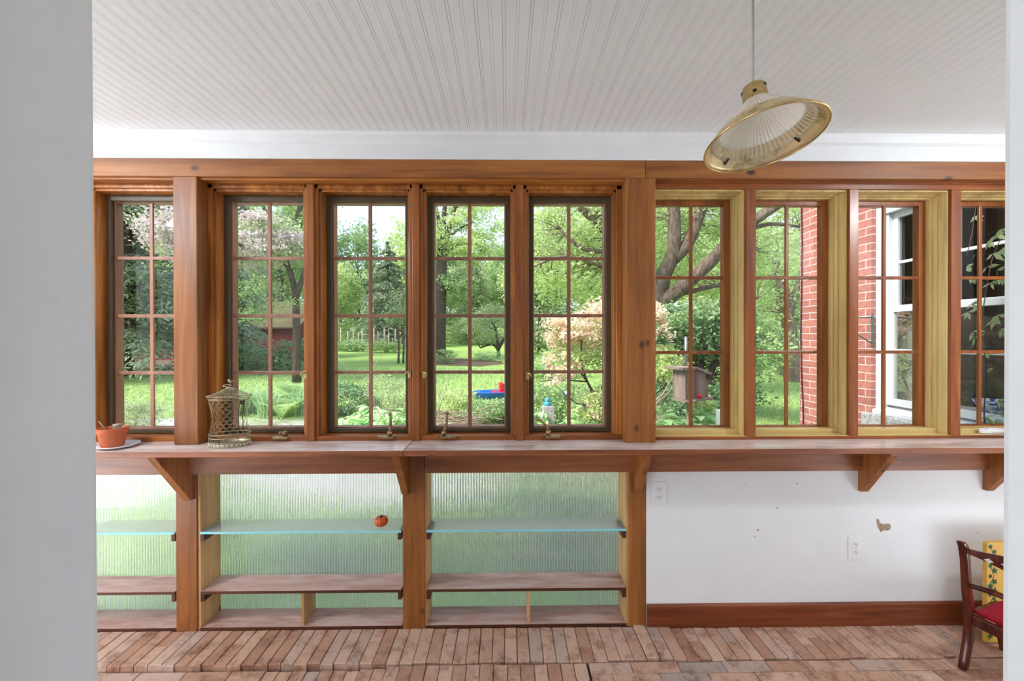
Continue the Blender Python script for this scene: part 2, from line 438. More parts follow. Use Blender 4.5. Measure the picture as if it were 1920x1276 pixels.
class MB:
    """collects shapes for ONE mesh; coordinates are world coordinates unless local=True at build"""
    def __init__(s): s.v = []; s.f = []; s.mi = []; s.cur = 0
    def add(s, vs, fs):
        b = len(s.v)
        s.v += [tuple(v) for v in vs]
        s.f += [tuple(b + i for i in f) for f in fs]
        s.mi += [s.cur] * len(fs)
        return s
    def box(s, x0, x1, y0, y1, z0, z1, mat=None):
        x0, x1 = min(x0, x1), max(x0, x1); y0, y1 = min(y0, y1), max(y0, y1); z0, z1 = min(z0, z1), max(z0, z1)
        vs = [(x0, y0, z0), (x1, y0, z0), (x1, y1, z0), (x0, y1, z0), (x0, y0, z1), (x1, y0, z1), (x1, y1, z1), (x0, y1, z1)]
        if mat is not None: vs = [mat @ Vector(v) for v in vs]
        return s.add(vs, [(0, 3, 2, 1), (4, 5, 6, 7), (0, 1, 5, 4), (1, 2, 6, 5), (2, 3, 7, 6), (3, 0, 4, 7)])
    def prism(s, poly, lo, hi, axis='x'):
        """polygon in the two other axes, extruded from lo to hi along axis"""
        n = len(poly)
        def pt(a, b, t): return {'x': (t, a, b), 'y': (a, t, b), 'z': (a, b, t)}[axis]
        vs = [pt(a, b, lo) for a, b in poly] + [pt(a, b, hi) for a, b in poly]
        fs = [tuple(range(n)), tuple(range(2 * n - 1, n - 1, -1))]
        fs += [(i, i + n, (i + 1) % n + n, (i + 1) % n) for i in range(n)]
        return s.add(vs, fs)
    def tube(s, pts, radii, n=8, closed=False, caps=True):
        pts = [Vector(p) for p in pts]
        if isinstance(radii, (int, float)): radii = [radii] * len(pts)
        k = len(pts)
        base = len(s.v)
        up = None
        vs = []
        for i, p in enumerate(pts):
            if closed: t = pts[(i + 1) % k] - pts[i - 1]
            else: t = pts[min(i + 1, k - 1)] - pts[max(i - 1, 0)]
            if t.length < 1e-9: t = Vector((0, 0, 1))
            t.normalize()
            if up is None:
                up = Vector((0, 0, 1)) if abs(t.z) < 0.9 else Vector((1, 0, 0))
            a = t.cross(up)
            if a.length < 1e-6: a = t.cross(Vector((1, 0.3, 0)))
            a.normalize(); b = a.cross(t).normalized(); up = b
            for j in range(n):
                q = 2 * PI * j / n
                vs.append(p + (a * math.cos(q) + b * math.sin(q)) * radii[i])
        fs = []
        for i in range(k if closed else k - 1):
            i2 = (i + 1) % k
            for j in range(n):
                j2 = (j + 1) % n
                fs.append((i * n + j, i * n + j2, i2 * n + j2, i2 * n + j))
        if caps and not closed:
            fs.append(tuple(range(n - 1, -1, -1)))
            fs.append(tuple((k - 1) * n + j for j in range(n)))
        return s.add(vs, fs)
    def lathe(s, prof, c=(0, 0, 0), n=32, sx=1.0, sy=1.0, flute=0.0, nf=0, mat=None, caps=False):
        vs = []
        for r, z in prof:
            for j in range(n):
                q = 2 * PI * j / n
                rr = r * (1 + flute * math.cos(nf * q)) if nf else r
                v = Vector((rr * math.cos(q) * sx, rr * math.sin(q) * sy, z))
                if mat is not None: v = mat @ v
                vs.append(v + Vector(c))
        fs = []
        for i in range(len(prof) - 1):
            for j in range(n):
                j2 = (j + 1) % n
                fs.append((i * n + j, i * n + j2, (i + 1) * n + j2, (i + 1) * n + j))
        if caps:
            fs.append(tuple(range(n - 1, -1, -1)))
            fs.append(tuple((len(prof) - 1) * n + j for j in range(n)))
        return s.add(vs, fs)
    def ball(s, c, r, sx=1, sy=1, sz=1, n=14):
        prof = [(max(1e-4, r * math.sin(PI * i / 8)), -r * sz * math.cos(PI * i / 8)) for i in range(9)]
        return s.lathe(prof, c, n, sx, sy)
    def build(s, name, mat, parent=None, smooth=False, bevel=0.0, local=False, seg=2):
        me = bpy.data.meshes.new(name)
        off = Vector((0, 0, 0))
        if parent is not None and not local: off = wloc(parent)
        me.from_pydata([tuple(Vector(v) - off) for v in s.v], [], s.f)
        mats = mat if isinstance(mat, (list, tuple)) else [mat]
        for m in mats: me.materials.append(m)
        if len(mats) > 1: me.polygons.foreach_set('material_index', s.mi)
        bm = bmesh.new(); bm.from_mesh(me)
        bmesh.ops.recalc_face_normals(bm, faces=bm.faces)
        bm.to_mesh(me); bm.free()
        if smooth: me.polygons.foreach_set('use_smooth', [True] * len(me.polygons))
        me.update()
        o = bpy.data.objects.new(name, me)
        COL.objects.link(o)
        if parent is not None: o.parent = parent
        if bevel:
            b = o.modifiers.new('bevel', 'BEVEL'); b.width = bevel; b.segments = seg; b.limit_method = 'ANGLE'
        return o

def wloc(o):
    v = Vector((0, 0, 0))
    while o is not None:
        v = v + Vector(o.location); o = o.parent
    return v

def structure(name, label, cat, mb, mat, bevel=0.0, smooth=False):
    return tag(mb.build(name, mat, None, smooth, bevel), label, cat, None, 'structure')

def copy_tree(o, parent=None):
    c = o.copy(); COL.objects.link(c)
    if parent is not None: c.parent = parent
    for ch in list(o.children): copy_tree(ch, c)
    return c

def rot(axis, deg): return Matrix.Rotation(math.radians(deg), 4, axis)

# ------------------------------------------------------------------ measured planes (metres from the post faces)
Y_M, Y_ST, Y_SASH, Y_GL = 0.05, 0.065, 0.128, 0.165
Y_R = 0.15                      # sash face of the four right windows
Y_LOW = 0.075                   # lower posts, white wall
Y_REED = 0.222
ZC = Z(832, 0, 700)             # counter top
ZB = Z(332.5, 0)                # beam underside
ZBT = Z(299.5, 0)               # beam top
ZCEIL = Z(250, -0.015)
CT = 0.027                      # counter board thickness
Y_CF = -0.113                   # counter front
XL, XR = -3.0, 2.95             # ends of the sunroom
Y_N1, Y_N0 = -1.135, -1.34      # doorway wall (sunroom face, near face)

# ------------------------------------------------------------------ floor: one mesh of laid bricks over a dark bed
fb = MB()
rs = random.Random(3)
def brick(x0, x1, y0, y1, z):
    j = 0.0009
    x0 += j + rs.uniform(0, .0008); x1 -= j + rs.uniform(0, .0008); y0 += j; y1 -= j
    c = 0.003
    tz = [z + rs.uniform(-.0015, .0015) for _ in range(4)]
    vs = [(x0, y0, z - .06), (x1, y0, z - .06), (x1, y1, z - .06), (x0, y1, z - .06),
          (x0, y0, z - c), (x1, y0, z - c), (x1, y1, z - c), (x0, y1, z - c),
          (x0 + c, y0 + c, tz[0]), (x1 - c, y0 + c, tz[1]), (x1 - c, y1 - c, tz[2]), (x0 + c, y1 - c, tz[3])]
    fb.add(vs, [(0, 1, 5, 4), (1, 2, 6, 5), (2, 3, 7, 6), (3, 0, 4, 7), (4, 5, 9, 8), (5, 6, 10, 9), (6, 7, 11, 10), (7, 4, 8, 11), (8, 9, 10, 11)])
YF1, YF2 = 0.078, Z and P(960, 1240, 0).y
YF2 = -0.132
bw = 0.0588
def drop(x):                                         # the old floor sags below the front row towards the left
    if x < -0.75: return 0.022
    if x < -0.42: return 0.022 * (-0.42 - x) / 0.33 + 0.004
    return 0.003
x = XL
i = 0
while x < XR:
    w = bw * rs.uniform(0.96, 1.04)
    z = -0.001
    if x > -0.42: z = -0.002
    if 0.62 < x < 0.76: z = 0.006
    y1 = YF1; y0 = YF2 + rs.uniform(-.006, .006)
    if rs.random() < 0.28:
        c = rs.uniform(0.35, 0.65); ym = y0 + (y1 - y0) * c
        brick(x, x + w, y0, ym, z); brick(x, x + w, ym, y1, z - rs.uniform(0, .002))
    else: brick(x, x + w, y0, y1, z)
    x += w; i += 1
def stretch(xa, xb, ya, yb):
    y = ya; r = 0
    while y > yb:
        x = xa - (0.1 if r % 2 else 0.0) + rs.uniform(-.03, .03)
        while x < xb:
            L = 0.2 * rs.uniform(.92, 1.06)
            a, b = max(x, xa), min(x + L, xb)
            if b - a > 0.02: brick(a, b, y - bw, y, -drop((a + b) / 2) + rs.uniform(-.002, .002))
            x += L
        y -= bw; r += 1
stretch(XL, -1.06, YF2 - .007, Y_N1 - .25)
stretch(0.36, XR, YF2 - .007, Y_N1 - .25)
x = -1.06
while x < 0.36:
    w = min(bw * rs.uniform(.96, 1.04), 0.36 - x)
    if w < 0.02: break
    y = YF2 - .007 + rs.uniform(-.004, 0)
    first = True
    while y > Y_N1 - .25:
        L = rs.choice([0.205, 0.205, 0.1, 0.06]) if first else 0.205
        brick(x, x + w, y - L, y, -drop(x) + rs.uniform(-.003, .003))
        y -= L; first = False
    x += w
fb.cur = 1
fb.box(XL - .3, XR + .3, Y_N1 - .3, 0.24, -0.12, -0.052)
floor = structure('floor', 'worn pinkish brick floor of uneven pavers below the windows', 'floor', fb, [M['brick_floor'], M['grout']])

# ------------------------------------------------------------------ room shell
cb = MB()
prof = [(XL - .2, ZCEIL)]
x = XL; k = 0
while x < XR:
    deep = 0.0026 if k % 2 == 0 else 0.0016
    g = 0.0020 if k % 2 == 0 else 0.0016
    for c in (0.0, 0.009):
        prof += [(x + c - g / 2, ZCEIL), (x + c, ZCEIL + deep), (x + c + g / 2, ZCEIL)]
    x += 0.0415; k += 1
prof.append((XR + .2, ZCEIL))
n = len(prof)
vs = [(a, 0.16, b) for a, b in prof] + [(a, Y_N1 - .02, b) for a, b in prof]
cb.add(vs, [(q, q + 1, q + 1 + n, q + n) for q in range(n - 1)])
cb.box(XL - .3, XR + .3, Y_N1 - .02, 0.2, ZCEIL + 0.03, ZCEIL + 0.12)
structure('ceiling', 'white beadboard ceiling running towards the windows', 'ceiling', cb, M['white_ceiling'])

# white plaster panel below the counter plus the wall around the window band
XBR = X(1211.6, Y_LOW, 1000)                    # right edge of the right lower post
XC1_ = X(200, Y_SASH) - .036 - .122
wb = MB()
wb.box(XBR + .0005, XR, Y_LOW, Y_LOW + .16, -.05, ZC - CT - .001)
t = MB(); t.box(XL, XR, 0.031, 0.24, ZBT + .001, ZCEIL + .03); structure('wall_back_header', 'plaster wall strip above the timber beam behind the trim', 'wall', t, M['white_wall'])
t = MB(); t.box(2.812, XR, 0.02, 0.24, ZC + .001, ZB - .001); structure('wall_back_right', 'white wall right of the last window', 'wall', t, M['white_wall'])
t = MB(); t.box(XL, -2.62, 0.1, 0.24, -.05, ZC - CT - .001); t.box(XL, XC1_, 0.02, 0.24, ZC + .001, ZB - .001); structure('wall_back_left', 'white wall left of the windows', 'wall', t, M['white_wall'])
wall = structure('wall_back', 'white plaster wall below the right half of the counter', 'wall', wb, M['white_wall'])
ch = MB()
poly = [(1643, 973), (1647, 972), (1650, 980), (1657, 982), (1666, 981), (1670, 984), (1669, 992), (1662, 994), (1656, 993), (1651, 997), (1648, 991), (1645, 986)]
pp = [P(a, b, Y_LOW) for a, b in poly]
ch.prism([(p.x, p.z) for p in pp], Y_LOW - .0012, Y_LOW + .002, 'y')
tag(ch.build('paint_chip', M['chip'], wall), 'bare patch of chipped plaster')
sk = MB()
for a, b, r in ((1421, 993, 1.6), (1415, 1005, 1), (1395, 907, 1), (1494, 906, 1.2), (1457, 952, 1.4), (1832, 998, 1)):
    p = P(a, b, Y_LOW); sk.lathe([(1e-4, 0), (r * .0026, 0)], (p.x, p.y - .0006, p.z), 8, mat=rot('X', 90))
sk.build('wall_mark', M['stem'], wall)

t = MB(); t.box(XL, XR, -0.004, 0.03, ZBT, Z(268, 0)); structure('trim_1', 'white flat fascia board above the timber beam', 'trim', t, M['white_trim'], .002)
t = MB(); za = Z(268, -.01)
t.prism([(-.008, za - .004), (-.022, za + .004), (-.024, ZCEIL - .012), (-.034, ZCEIL), (.03, ZCEIL), (.03, za - .004)], XL, XR, 'x')
structure('trim_2', 'white crown strip where the ceiling meets the window wall', 'trim', t, M['white_trim'], .0015)

# doorway wall close to the camera: left and right stretches and the header
XDL0, XDL1 = X(176, Y_N1, 60), X(189, Y_N1, 1200)
XDR0, XDR1 = X(1881, Y_N1, 60), X(1876, Y_N1, 1200)
def jamb_wall(name, label, x_far, xt, xb, sgn):
    m = MB()
    zt, zb_ = ZCEIL + .05, -.1
    zz = [(zb_, xb + (xb - xt) * .06), (zt, xt)]
    # bullnosed edge profile in plan, swept between bottom and top
    def plan(xe):
        return [(x_far, Y_N0), (xe - sgn * -.0, Y_N0), (xe, Y_N0 + .004), (xe, Y_N1 - .06), (xe + sgn * .004, Y_N1 - .05), (xe + sgn * .004, Y_N1 - .014), (xe, Y_N1 - .004), (xe - sgn * .006, Y_N1), (x_far, Y_N1)]
    vs = []
    for z, xe in zz: vs += [(a, b, z) for a, b in plan(xe)]
    n = len(plan(0))
    m.add(vs, [(i, (i + 1) % n, (i + 1) % n + n, i + n) for i in range(n)] + [tuple(range(n)), tuple(range(2 * n - 1, n - 1, -1))])
    return structure(name, label, 'wall', m, M['white_wall'])
jamb_wall('wall_left', 'white painted doorway wall at the left edge of the view', XL - .1, XDL0, XDL1, 1)
jamb_wall('wall_right', 'white painted doorway wall at the right edge of the view', XR + .1, XDR0, XDR1, -1)
h = MB(); h.box(XDL0 - .02, XDR0 + .02, Y_N0, Y_N1, 2.16, ZCEIL + .05); structure('wall_front', 'white header wall over the doorway', 'wall', h, M['white_wall'])

# unseen ends of the sunroom and the room the camera stands in
e = MB(); e.box(XL - .12, XL, Y_N1, 0.1, .72, ZCEIL + .1); e.box(XL - .12, XL, Y_N1, 0.1, -.1, .08)  # low gap added for the fill lamp in it
structure('wall_end_left', 'white wall with an added low gap at the left end of the sunroom', 'wall', e, M['white_wall'])
e = MB(); e.box(XR, XR + .12, Y_N1, 0.3, -.1, ZCEIL + .1)
structure('wall_end_right', 'white wall at the right end of the sunroom', 'wall', e, M['white_wall'])
e = MB(); e.box(-2.6, 2.6, -5.0, Y_N0, -.13, -.03); structure('floor_hall', 'grey painted floor of the room behind the doorway', 'floor', e, M['hall_floor'])
e = MB(); e.box(-2.6, 2.6, -5.0, Y_N0, ZCEIL + .03, ZCEIL + .15); structure('ceiling_hall', 'white ceiling of the room behind the doorway', 'ceiling', e, M['white_ceiling'])
e = MB(); e.box(-2.7, -2.6, -5.0, Y_N0, -.1, ZCEIL + .1); structure('wall_hall_left', 'white left wall of the room behind the doorway', 'wall', e, M['white_wall'])
e = MB(); e.box(2.6, 2.7, -5.0, Y_N0, -.1, ZCEIL + .1); structure('wall_hall_right', 'white right wall of the room behind the doorway', 'wall', e, M['white_wall'])
e = MB()
e.box(-2.7, -1.9, -5.1, -5.0, -.1, ZCEIL + .1); e.box(1.9, 2.7, -5.1, -5.0, -.1, ZCEIL + .1)
e.box(-1.9, 1.9, -5.1, -5.0, -.1, ZCEIL + .1)
structure('wall_hall_back', 'white rear wall of the room behind the doorway', 'wall', e, M['white_wall'])

# ------------------------------------------------------------------ timber frame of the window band
XA0, XA1 = X(325, 0), X(370.5, 0)
XB0, XB1 = X(1173, 0), X(1229.5, 0)
XSEAM = X(1210.5, 0, 315)
def timber(name, label, cat, m, mat, bevel=.003): return structure(name, label, cat, m, mat, bevel)
b = MB(); b.box(XL, XSEAM - .0008, 0, .13, ZB, ZBT); timber('beam_left', 'long brown pine header beam above the five left windows', 'beam', b, M['pine_x'])
b = MB(); b.box(XSEAM + .0008, XR, 0, .13, ZB, ZBT); timber('beam_right', 'darker knotty pine header beam above the right windows, behind the lamp', 'beam', b, M['pine_x'])
POST = [('timber_post', 'thick knotty pine post between the first and second window from the left', XA0, XA1),
        ('timber_post', 'thick orange brown pine post in the middle between the left and right window groups', XB0, XB1)]
for nm, lb, a, c in POST:
    m = MB(); m.box(a, c, 0, .12, ZC, ZB); tag(m.build(nm, M['pine_z'], None, False, .004), lb, 'post', None, 'structure')
XC1 = X(200, Y_SASH) - .036
m = MB(); m.box(XC1 - .12, XC1, 0, .12, ZC, ZB); tag(m.build('timber_post', M['pine_z'], None, False, .004), 'pine post left of the leftmost window, mostly behind the doorway edge', 'post', None, 'structure')
# lower posts
XLA0, XLA1 = X(329.5, Y_LOW, 1000), X(369, Y_LOW, 1000)
XLM0, XLM1 = X(755, Y_LOW, 1000), X(796.5, Y_LOW, 1000)
XLB0, XLB1 = X(1179, Y_LOW, 1000), XBR
for lb, a, c in (('short pine post under the left end of the counter, below the birdcage', XLA0, XLA1),
                 ('short pine post under the middle of the counter between the two wide reeded panes', XLM0, XLM1),
                 ('short pine post beside the white wall under the counter', XLB0, XLB1)):
    m = MB(); m.box(a, c, Y_LOW, Y_LOW + .09, -.004, ZC - CT); tag(m.build('timber_post', M['pine_z'], None, False, .003), lb, 'post', None, 'structure')

MUL = [(X(574.5, Y_M), X(588.5, Y_M)), (X(772.8, Y_M), X(786.2, Y_M)), (X(967.7, Y_M), X(981.8, Y_M))]
MULR = [(X(1399, Y_M), X(1417.4, Y_M)), (X(1592.6, Y_M), X(1609.7, Y_M)), (X(1783.6, Y_M), X(1801.7, Y_M))]
for i, (a, c) in enumerate(MUL):
    m = MB(); m.box(a, c, Y_M, .125, ZC, ZB - .004)
    structure('mullion', ['narrow pine mullion between the second and third window from the left', 'narrow pine mullion between the third and fourth window from the left', 'narrow pine mullion between the fourth and fifth window from the left'][i], 'mullion', m, M['plain_z'], .003)
# right face frame: rails + stiles
ZRT, ZRB = Z(352, Y_M), Z(817, Y_M, 1500)
for i, (a, c) in enumerate(MULR):
    m = MB(); m.box(a, c, Y_M, .15, ZRB - .001, ZRT)
    structure('mullion', ['flat reddish brown mullion left of the window with the brick corner', 'flat reddish brown mullion between the brick corner window and the white house window view', 'flat reddish brown mullion left of the rightmost window'][i], 'mullion', m, M['red_z'], .002)
m = MB(); m.box(XB1, 2.8, Y_M, .15, ZRT, ZB + .02); m.box(XB1, 2.8, Y_M - .012, Y_M + .01, ZB - .006, ZB + .02)
structure('trim_3', 'reddish head rail above the right windows', 'trim', m, M['red_x'], .002)
m = MB(); m.box(XB1, 2.8, Y_M, .15, ZC, ZRB)
structure('trim_4', 'reddish bottom rail under the right windows', 'trim', m, M['red_x'], .002)
# head and sill boards of the left group
ZHL = Z(344.5, Y_M)
m = MB(); m.box(XA1, XB0, Y_M - .035, .125, ZHL, ZB + .03); m.box(XC1, XA0, Y_M - .035, .125, ZHL, ZB + .03)
structure('trim_5', 'smooth honey coloured head board above the left windows', 'trim', m, M['honey_x'], .002)
# right end post
m = MB(); m.box(2.72, 2.81, 0, .12, ZC, ZB); tag(m.build('timber_post', M['pine_z'], None, False, .004), 'pine post right of the rightmost window, hidden by the doorway edge', 'post', None, 'structure')

# ------------------------------------------------------------------ windows
def ring(mb, x0, x1, z0, z1, w, y0, y1, wl=None, wt=None, wbm=None):
    wl = w if wl is None else wl; wt = w if wt is None else wt; wbm = w if wbm is None else wbm
    mb.box(x0, x0 + wl, y0, y1, z0, z1); mb.box(x1 - wl, x1, y0, y1, z0, z1)
    mb.box(x0 + wl, x1 - wl, y0, y1, z1 - wt, z1); mb.box(x0 + wl, x1 - wl, y0, y1, z0, z0 + wbm)

def knuckle(mb, px, py, y, r):
    p = P(px, py, y); mb.ball(p, r)

LBL = ['first window from the left, beside the doorway edge, hemlock outside',
       'second window from the left, behind the birdcage',
       'third window from the left, fence and lawn outside',
       'fourth window from the left, big tree trunk and blue boat outside',
       'fifth window from the left, pink leaved shrub and granite post outside']
spans = [(XC1, XA0, .035, .035), (XA1, MUL[0][0], .035, .027), (MUL[0][1], MUL[1][0], .027, .027), (MUL[1][1], MUL[2][0], .027, .027), (MUL[2][1], XB0, .027, .037)]
cranks = [None, ((510, 546), (534, 812), None), ((706, 743), (731, 813), (731, 776)), ((823, 861), (832.5, 813), (838.5, 774)), ((1018, 1054), (1028, 813), (1008, 785))]
latch = [None, (573, 700, -1), (768, 699, -1), (795, 700, 1), (989.5, 702, 1)]
ZSILL = Z(815.5, Y_ST)
ZSTOP = Z(359, Y_ST)
ZS0, ZS1 = Z(809, Y_SASH), Z(368, Y_SASH)
for i, (xa, xb, sl, sr) in enumerate(spans):
    w = thing('window_%d' % (i + 1), 'tall casement, ' + LBL[i], 'window', ((xa + xb) / 2, Y_SASH, ZC), kind='structure')
    m = MB()
    m.box(xa, xa + sl - .012, Y_ST, .12, ZSILL, ZHL); m.box(xb - sr + .012, xb, Y_ST, .12, ZSILL, ZHL)
    m.box(xa, xb, Y_ST, .12, ZSTOP + .012, ZHL)
    m.box(xa, xa + sl, Y_ST + .012, .14, ZSILL, ZHL); m.box(xb - sr, xb, Y_ST + .012, .14, ZSILL, ZHL)
    m.box(xa, xb, Y_ST + .012, .14, ZSTOP, ZHL)
    m.build('casing', M['honey_z'], w, False, .002)
    m = MB(); m.box(xa, xb, Y_ST - .004, .17, ZC, ZSILL); m.build('window_sill', M['plain_x'], w, False, .002)
    x0, x1 = xa + sl, xb - sr
    m = MB(); ring(m, x0, x1, ZS0, ZS1, .026, Y_SASH, Y_SASH + .014, .025, .028, .019); m.build('screen_frame', M['bronze_frame'], w, False, .002)
    m = MB(); ring(m, x0 - .004, x1 + .004, ZSILL - .002, ZS1 + .02, .036, Y_SASH + .018, Y_SASH + .06, .035, .052, .03); m.build('sash', M['muntin'], w, False, .002)
    m = MB()
    xm = (x0 + x1) / 2
    zt, zb_ = Z(381, Y_GL), Z(802, Y_GL)
    m.box(xm - .0095, xm + .0095, Y_GL - .012, Y_GL - .002, zb_ - .01, zt + .02)
    for py in (484.5, 591.5, 697):
        z = Z(py, Y_GL - .012)
        m.box(x0 + .02, x1 - .02, Y_GL - .013, Y_GL - .0022, z - .0085, z + .0085)
    m.build('muntin', M['muntin'], w, False, .003)
    m = MB(); m.box(x0 + .01, x1 - .01, Y_GL - .001, Y_GL + .001, zb_ - .02, zt + .03)
    me = MB(); me.add([(x0 + .01, Y_GL, zb_ - .02), (x1 - .01, Y_GL, zb_ - .02), (x1 - .01, Y_GL, zt + .03), (x0 + .01, Y_GL, zt + .03)], [(0, 1, 2, 3)])
    me.build('pane', M['pane'], w)
    if cranks[i]:
        (ca, cb_), (bx, by), tip = cranks[i]
        m = MB()
        a, c = X(ca, Y_ST, 820), X(cb_, Y_ST, 820)
        zz = ZSILL + .001
        m.prism([(a, Y_ST + .01), (a + .012, Y_ST - .02), (c - .012, Y_ST - .02), (c, Y_ST + .01)], ZC + .012, zz, 'z')
        op = m.build('crank_operator', M['brass_dull'], w, False, .002)
        hm = MB(); q = P(bx, by, Y_ST + .002); hm.ball((q.x, q.y, zz + .012), .0145)
        if tip:
            e_ = P(tip[0], tip[1], Y_ST - .01)
            d = e_ - Vector((q.x, q.y, zz + .012))
            sw = Vector((-.006 if tip[0] > 900 else -.004, 0, 0))
            pts = [Vector((q.x, q.y, zz + .012)) + d * k + (sw * -4 * k * (1 - k) if tip[0] < 1000 else Vector((.012, 0, .006)) * 4 * k * (1 - k)) for k in (0, .25, .5, .75, 1)]
            hm.tube(pts, [.010, .0088, .0074, .006, .006], 10)
            hm.ball(e_, .0098)
        else:
            hm.ball((q.x - .016, q.y - .01, zz + .017), .009); hm.tube([(q.x, q.y, zz + .012), (q.x - .016, q.y - .01, zz + .017)], .007, 8)
        hm.build('crank_handle', M['brass_dull'], op, True)
    if latch[i]:
        lx, ly, s = latch[i]
        q = P(lx, ly, Y_ST - .002)
        m = MB(); m.box(q.x - .007, q.x + .007, Y_ST - .006, Y_ST + .004, q.z - .024, q.z + .012)
        lt = m.build('latch', M['brass'], w, False, .002)
        m = MB(); m.tube([(q.x, Y_ST - .006, q.z + .004), (q.x + s * .004, Y_ST - .018, q.z + .008), (q.x + s * .012, Y_ST - .02, q.z + .004), (q.x + s * .017, Y_ST - .02, q.z - .012)], [.004, .005, .004, .003], 8)
        m.build('latch_lever', M['brass'], lt, True)

LBR = ['sixth window from the left, bird feeder outside', 'seventh window from the left, brick house corner at its right',
       'eighth window from the left, white house window outside', 'rightmost window, cut by the doorway edge, climbing vine outside']
spr = [(XB1, MULR[0][0]), (MULR[0][1], MULR[1][0]), (MULR[1][1], MULR[2][0]), (MULR[2][1], 2.72)]
ZG1, ZG0 = Z(385.5, .165), Z(796.5, .165, 1500)
for i, (xa, xb) in enumerate(spr):
    w = thing('window_%d' % (i + 6), 'fixed six-pane, ' + LBR[i], 'window', ((xa + xb) / 2, Y_R, ZC), kind='structure')
    m = MB()
    for k, (ins, ya, yb) in enumerate(((.0075, .064, .105), (.0155, .105, .125), (.024, .125, .19))):
        ztk = ZRT - ins * .95
        m.box(xa, xa + ins, ya, yb, ZRB, ZRT + .01); m.box(xb - ins, xb, ya, yb, ZRB, ZRT + .01)
        m.box(xa + ins, xb - ins, ya, yb, ztk, ZRT + .01)
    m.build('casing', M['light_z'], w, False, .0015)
    m = MB(); m.box(xa, xb, .051, .19, ZRB - .01, ZRB + .0015); m.box(xa + .0155, xb - .0155, .103, .19, ZRB, Z(803.5, .105, 1500))
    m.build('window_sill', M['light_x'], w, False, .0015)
    x0, x1 = xa + .024, xb - .024
    z0, z1 = ZG0 - .012, ZRT - .024
    m = MB(); ring(m, x0, x1, z0, z1, .034, Y_R, .185, .034, z1 - ZG1, .012); m.build('sash', M['red_z'], w, False, .003)
    xm = X((1294.5, 1473.5, 1655.5, 1835)[i], .16)
    m = MB(); m.box(xm - .009, xm + .009, .152, .163, z0, z1)
    for py in (520.5, 660): 
        z = Z(py, .155, 1500); m.box(x0 + .02, x1 - .02, .1522, .162, z - .0085, z + .0085)
    m.build('muntin', M['red_z'], w, False, .003)
    me = MB(); me.add([(x0, .165, z0), (x1, .165, z0), (x1, .165, z1), (x0, .165, z1)], [(0, 1, 2, 3)])
    me.build('pane', M['pane'], w)

# ------------------------------------------------------------------ counters
XS = X(756.5, Y_CF, 850)
def bracket(mb, xa, xb, ztop, zbot, yfront, skew=0.0):
    """triangular plate with a short blunt foot, wall side at Y_LOW"""
    poly = [(Y_LOW, ztop), (yfront, ztop), (yfront, ztop - .012), (Y_LOW - .018, zbot), (Y_LOW, zbot)]
    n = len(poly)
    vs = []
    for x in (xa, xb):
        for (y, z) in poly: vs.append((x + skew * (Y_LOW - y), y, z))
    mb.add(vs, [tuple(range(n)), tuple(range(2 * n - 1, n - 1, -1))] + [(i, i + n, (i + 1) % n + n, (i + 1) % n) for i in range(n)])
ZA = Z(886, .045)
zt = ZC - CT
for idx, (xa, xb, lb) in enumerate(((XL, XS - .0006, 'left half of the long wooden counter shelf, birdcage and pot on it'),
                                    (XS + .0006, XR, 'right half of the long wooden counter shelf over the white wall'))):
    c = thing('wooden_counter', lb, 'counter', ((xa + xb) / 2, 0, zt))
    m = MB(); m.box(xa, xb, Y_CF, .15 if idx == 0 else .15, zt, ZC)
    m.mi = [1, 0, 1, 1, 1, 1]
    m.build('top_board', [M['counter'], M['counter_edge']], c, False, .003)
    m = MB()
    if idx == 0: m.box(xa, XLM0 - .002, .045, Y_LOW - .001, ZA, zt)
    else: m.box(XLM1 + .012, xb, .045, Y_LOW - .001, ZA, zt)
    m.build('apron', M['apron'], c, False, .002)
    br = []
    if idx == 0:
        br.append((X(352, .03, 900) - .038, X(352, .03, 900), -.075, -.42))
    else:
        br.append((XLM0 + .001, XLM0 + .036, -.085, -.05))
        br.append((X(1187, Y_LOW, 900), X(1187, Y_LOW, 900) + .037, -.085, 0.0))
        br.append((X(1608.5, Y_LOW, 900), X(1608.5, Y_LOW, 900) + .037, -.095, 0.0))
        br.append((X(1842, Y_LOW, 900), X(1842, Y_LOW, 900) + .037, -.095, 0.0))
    for (p0, p1, yf, sk_) in br:
        m = MB(); bracket(m, p0, p1, zt - .0005, Z(931 if idx == 0 else 923, Y_LOW), yf, sk_); m.build('bracket', M['pine_z'], c, False, .002)

# ------------------------------------------------------------------ shelving bays and their reeded panes
def reeded(x0, x1, z0, z1, label, num):
    m = MB()
    pitch, amp, k = .0145, .0036, 8
    n = int((x1 - x0) / pitch * k)
    vs = []
    for j in range(n + 1):
        x = x0 + (x1 - x0) * j / n
        y = Y_REED - amp * abs(math.sin(PI * (x - x0) / pitch))
        vs += [(x, y, z0), (x, y, z1), (x, Y_REED + .004, z0), (x, Y_REED + .004, z1)]
    fs = []
    for j in range(n):
        a = 4 * j; b_ = a + 4
        fs += [(a, b_, b_ + 1, a + 1), (a + 2, a + 3, b_ + 3, b_ + 2), (a, a + 2, b_ + 2, b_), (a + 1, b_ + 1, b_ + 3, a + 3)]
    fs += [(0, 1, 3, 2), (4 * n, 4 * n + 2, 4 * n + 3, 4 * n + 1)]
    m.add(vs, fs)
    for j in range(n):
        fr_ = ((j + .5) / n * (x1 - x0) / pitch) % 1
        if fr_ < .14 or fr_ > .86: m.mi[4 * j] = 1  # painted glint strips beside each valley
    o = m.build('window_%d' % num, [M['reeded'], M['reeded_valley_glint']], None, False)
    return tag(o, label, 'window', None, 'structure')

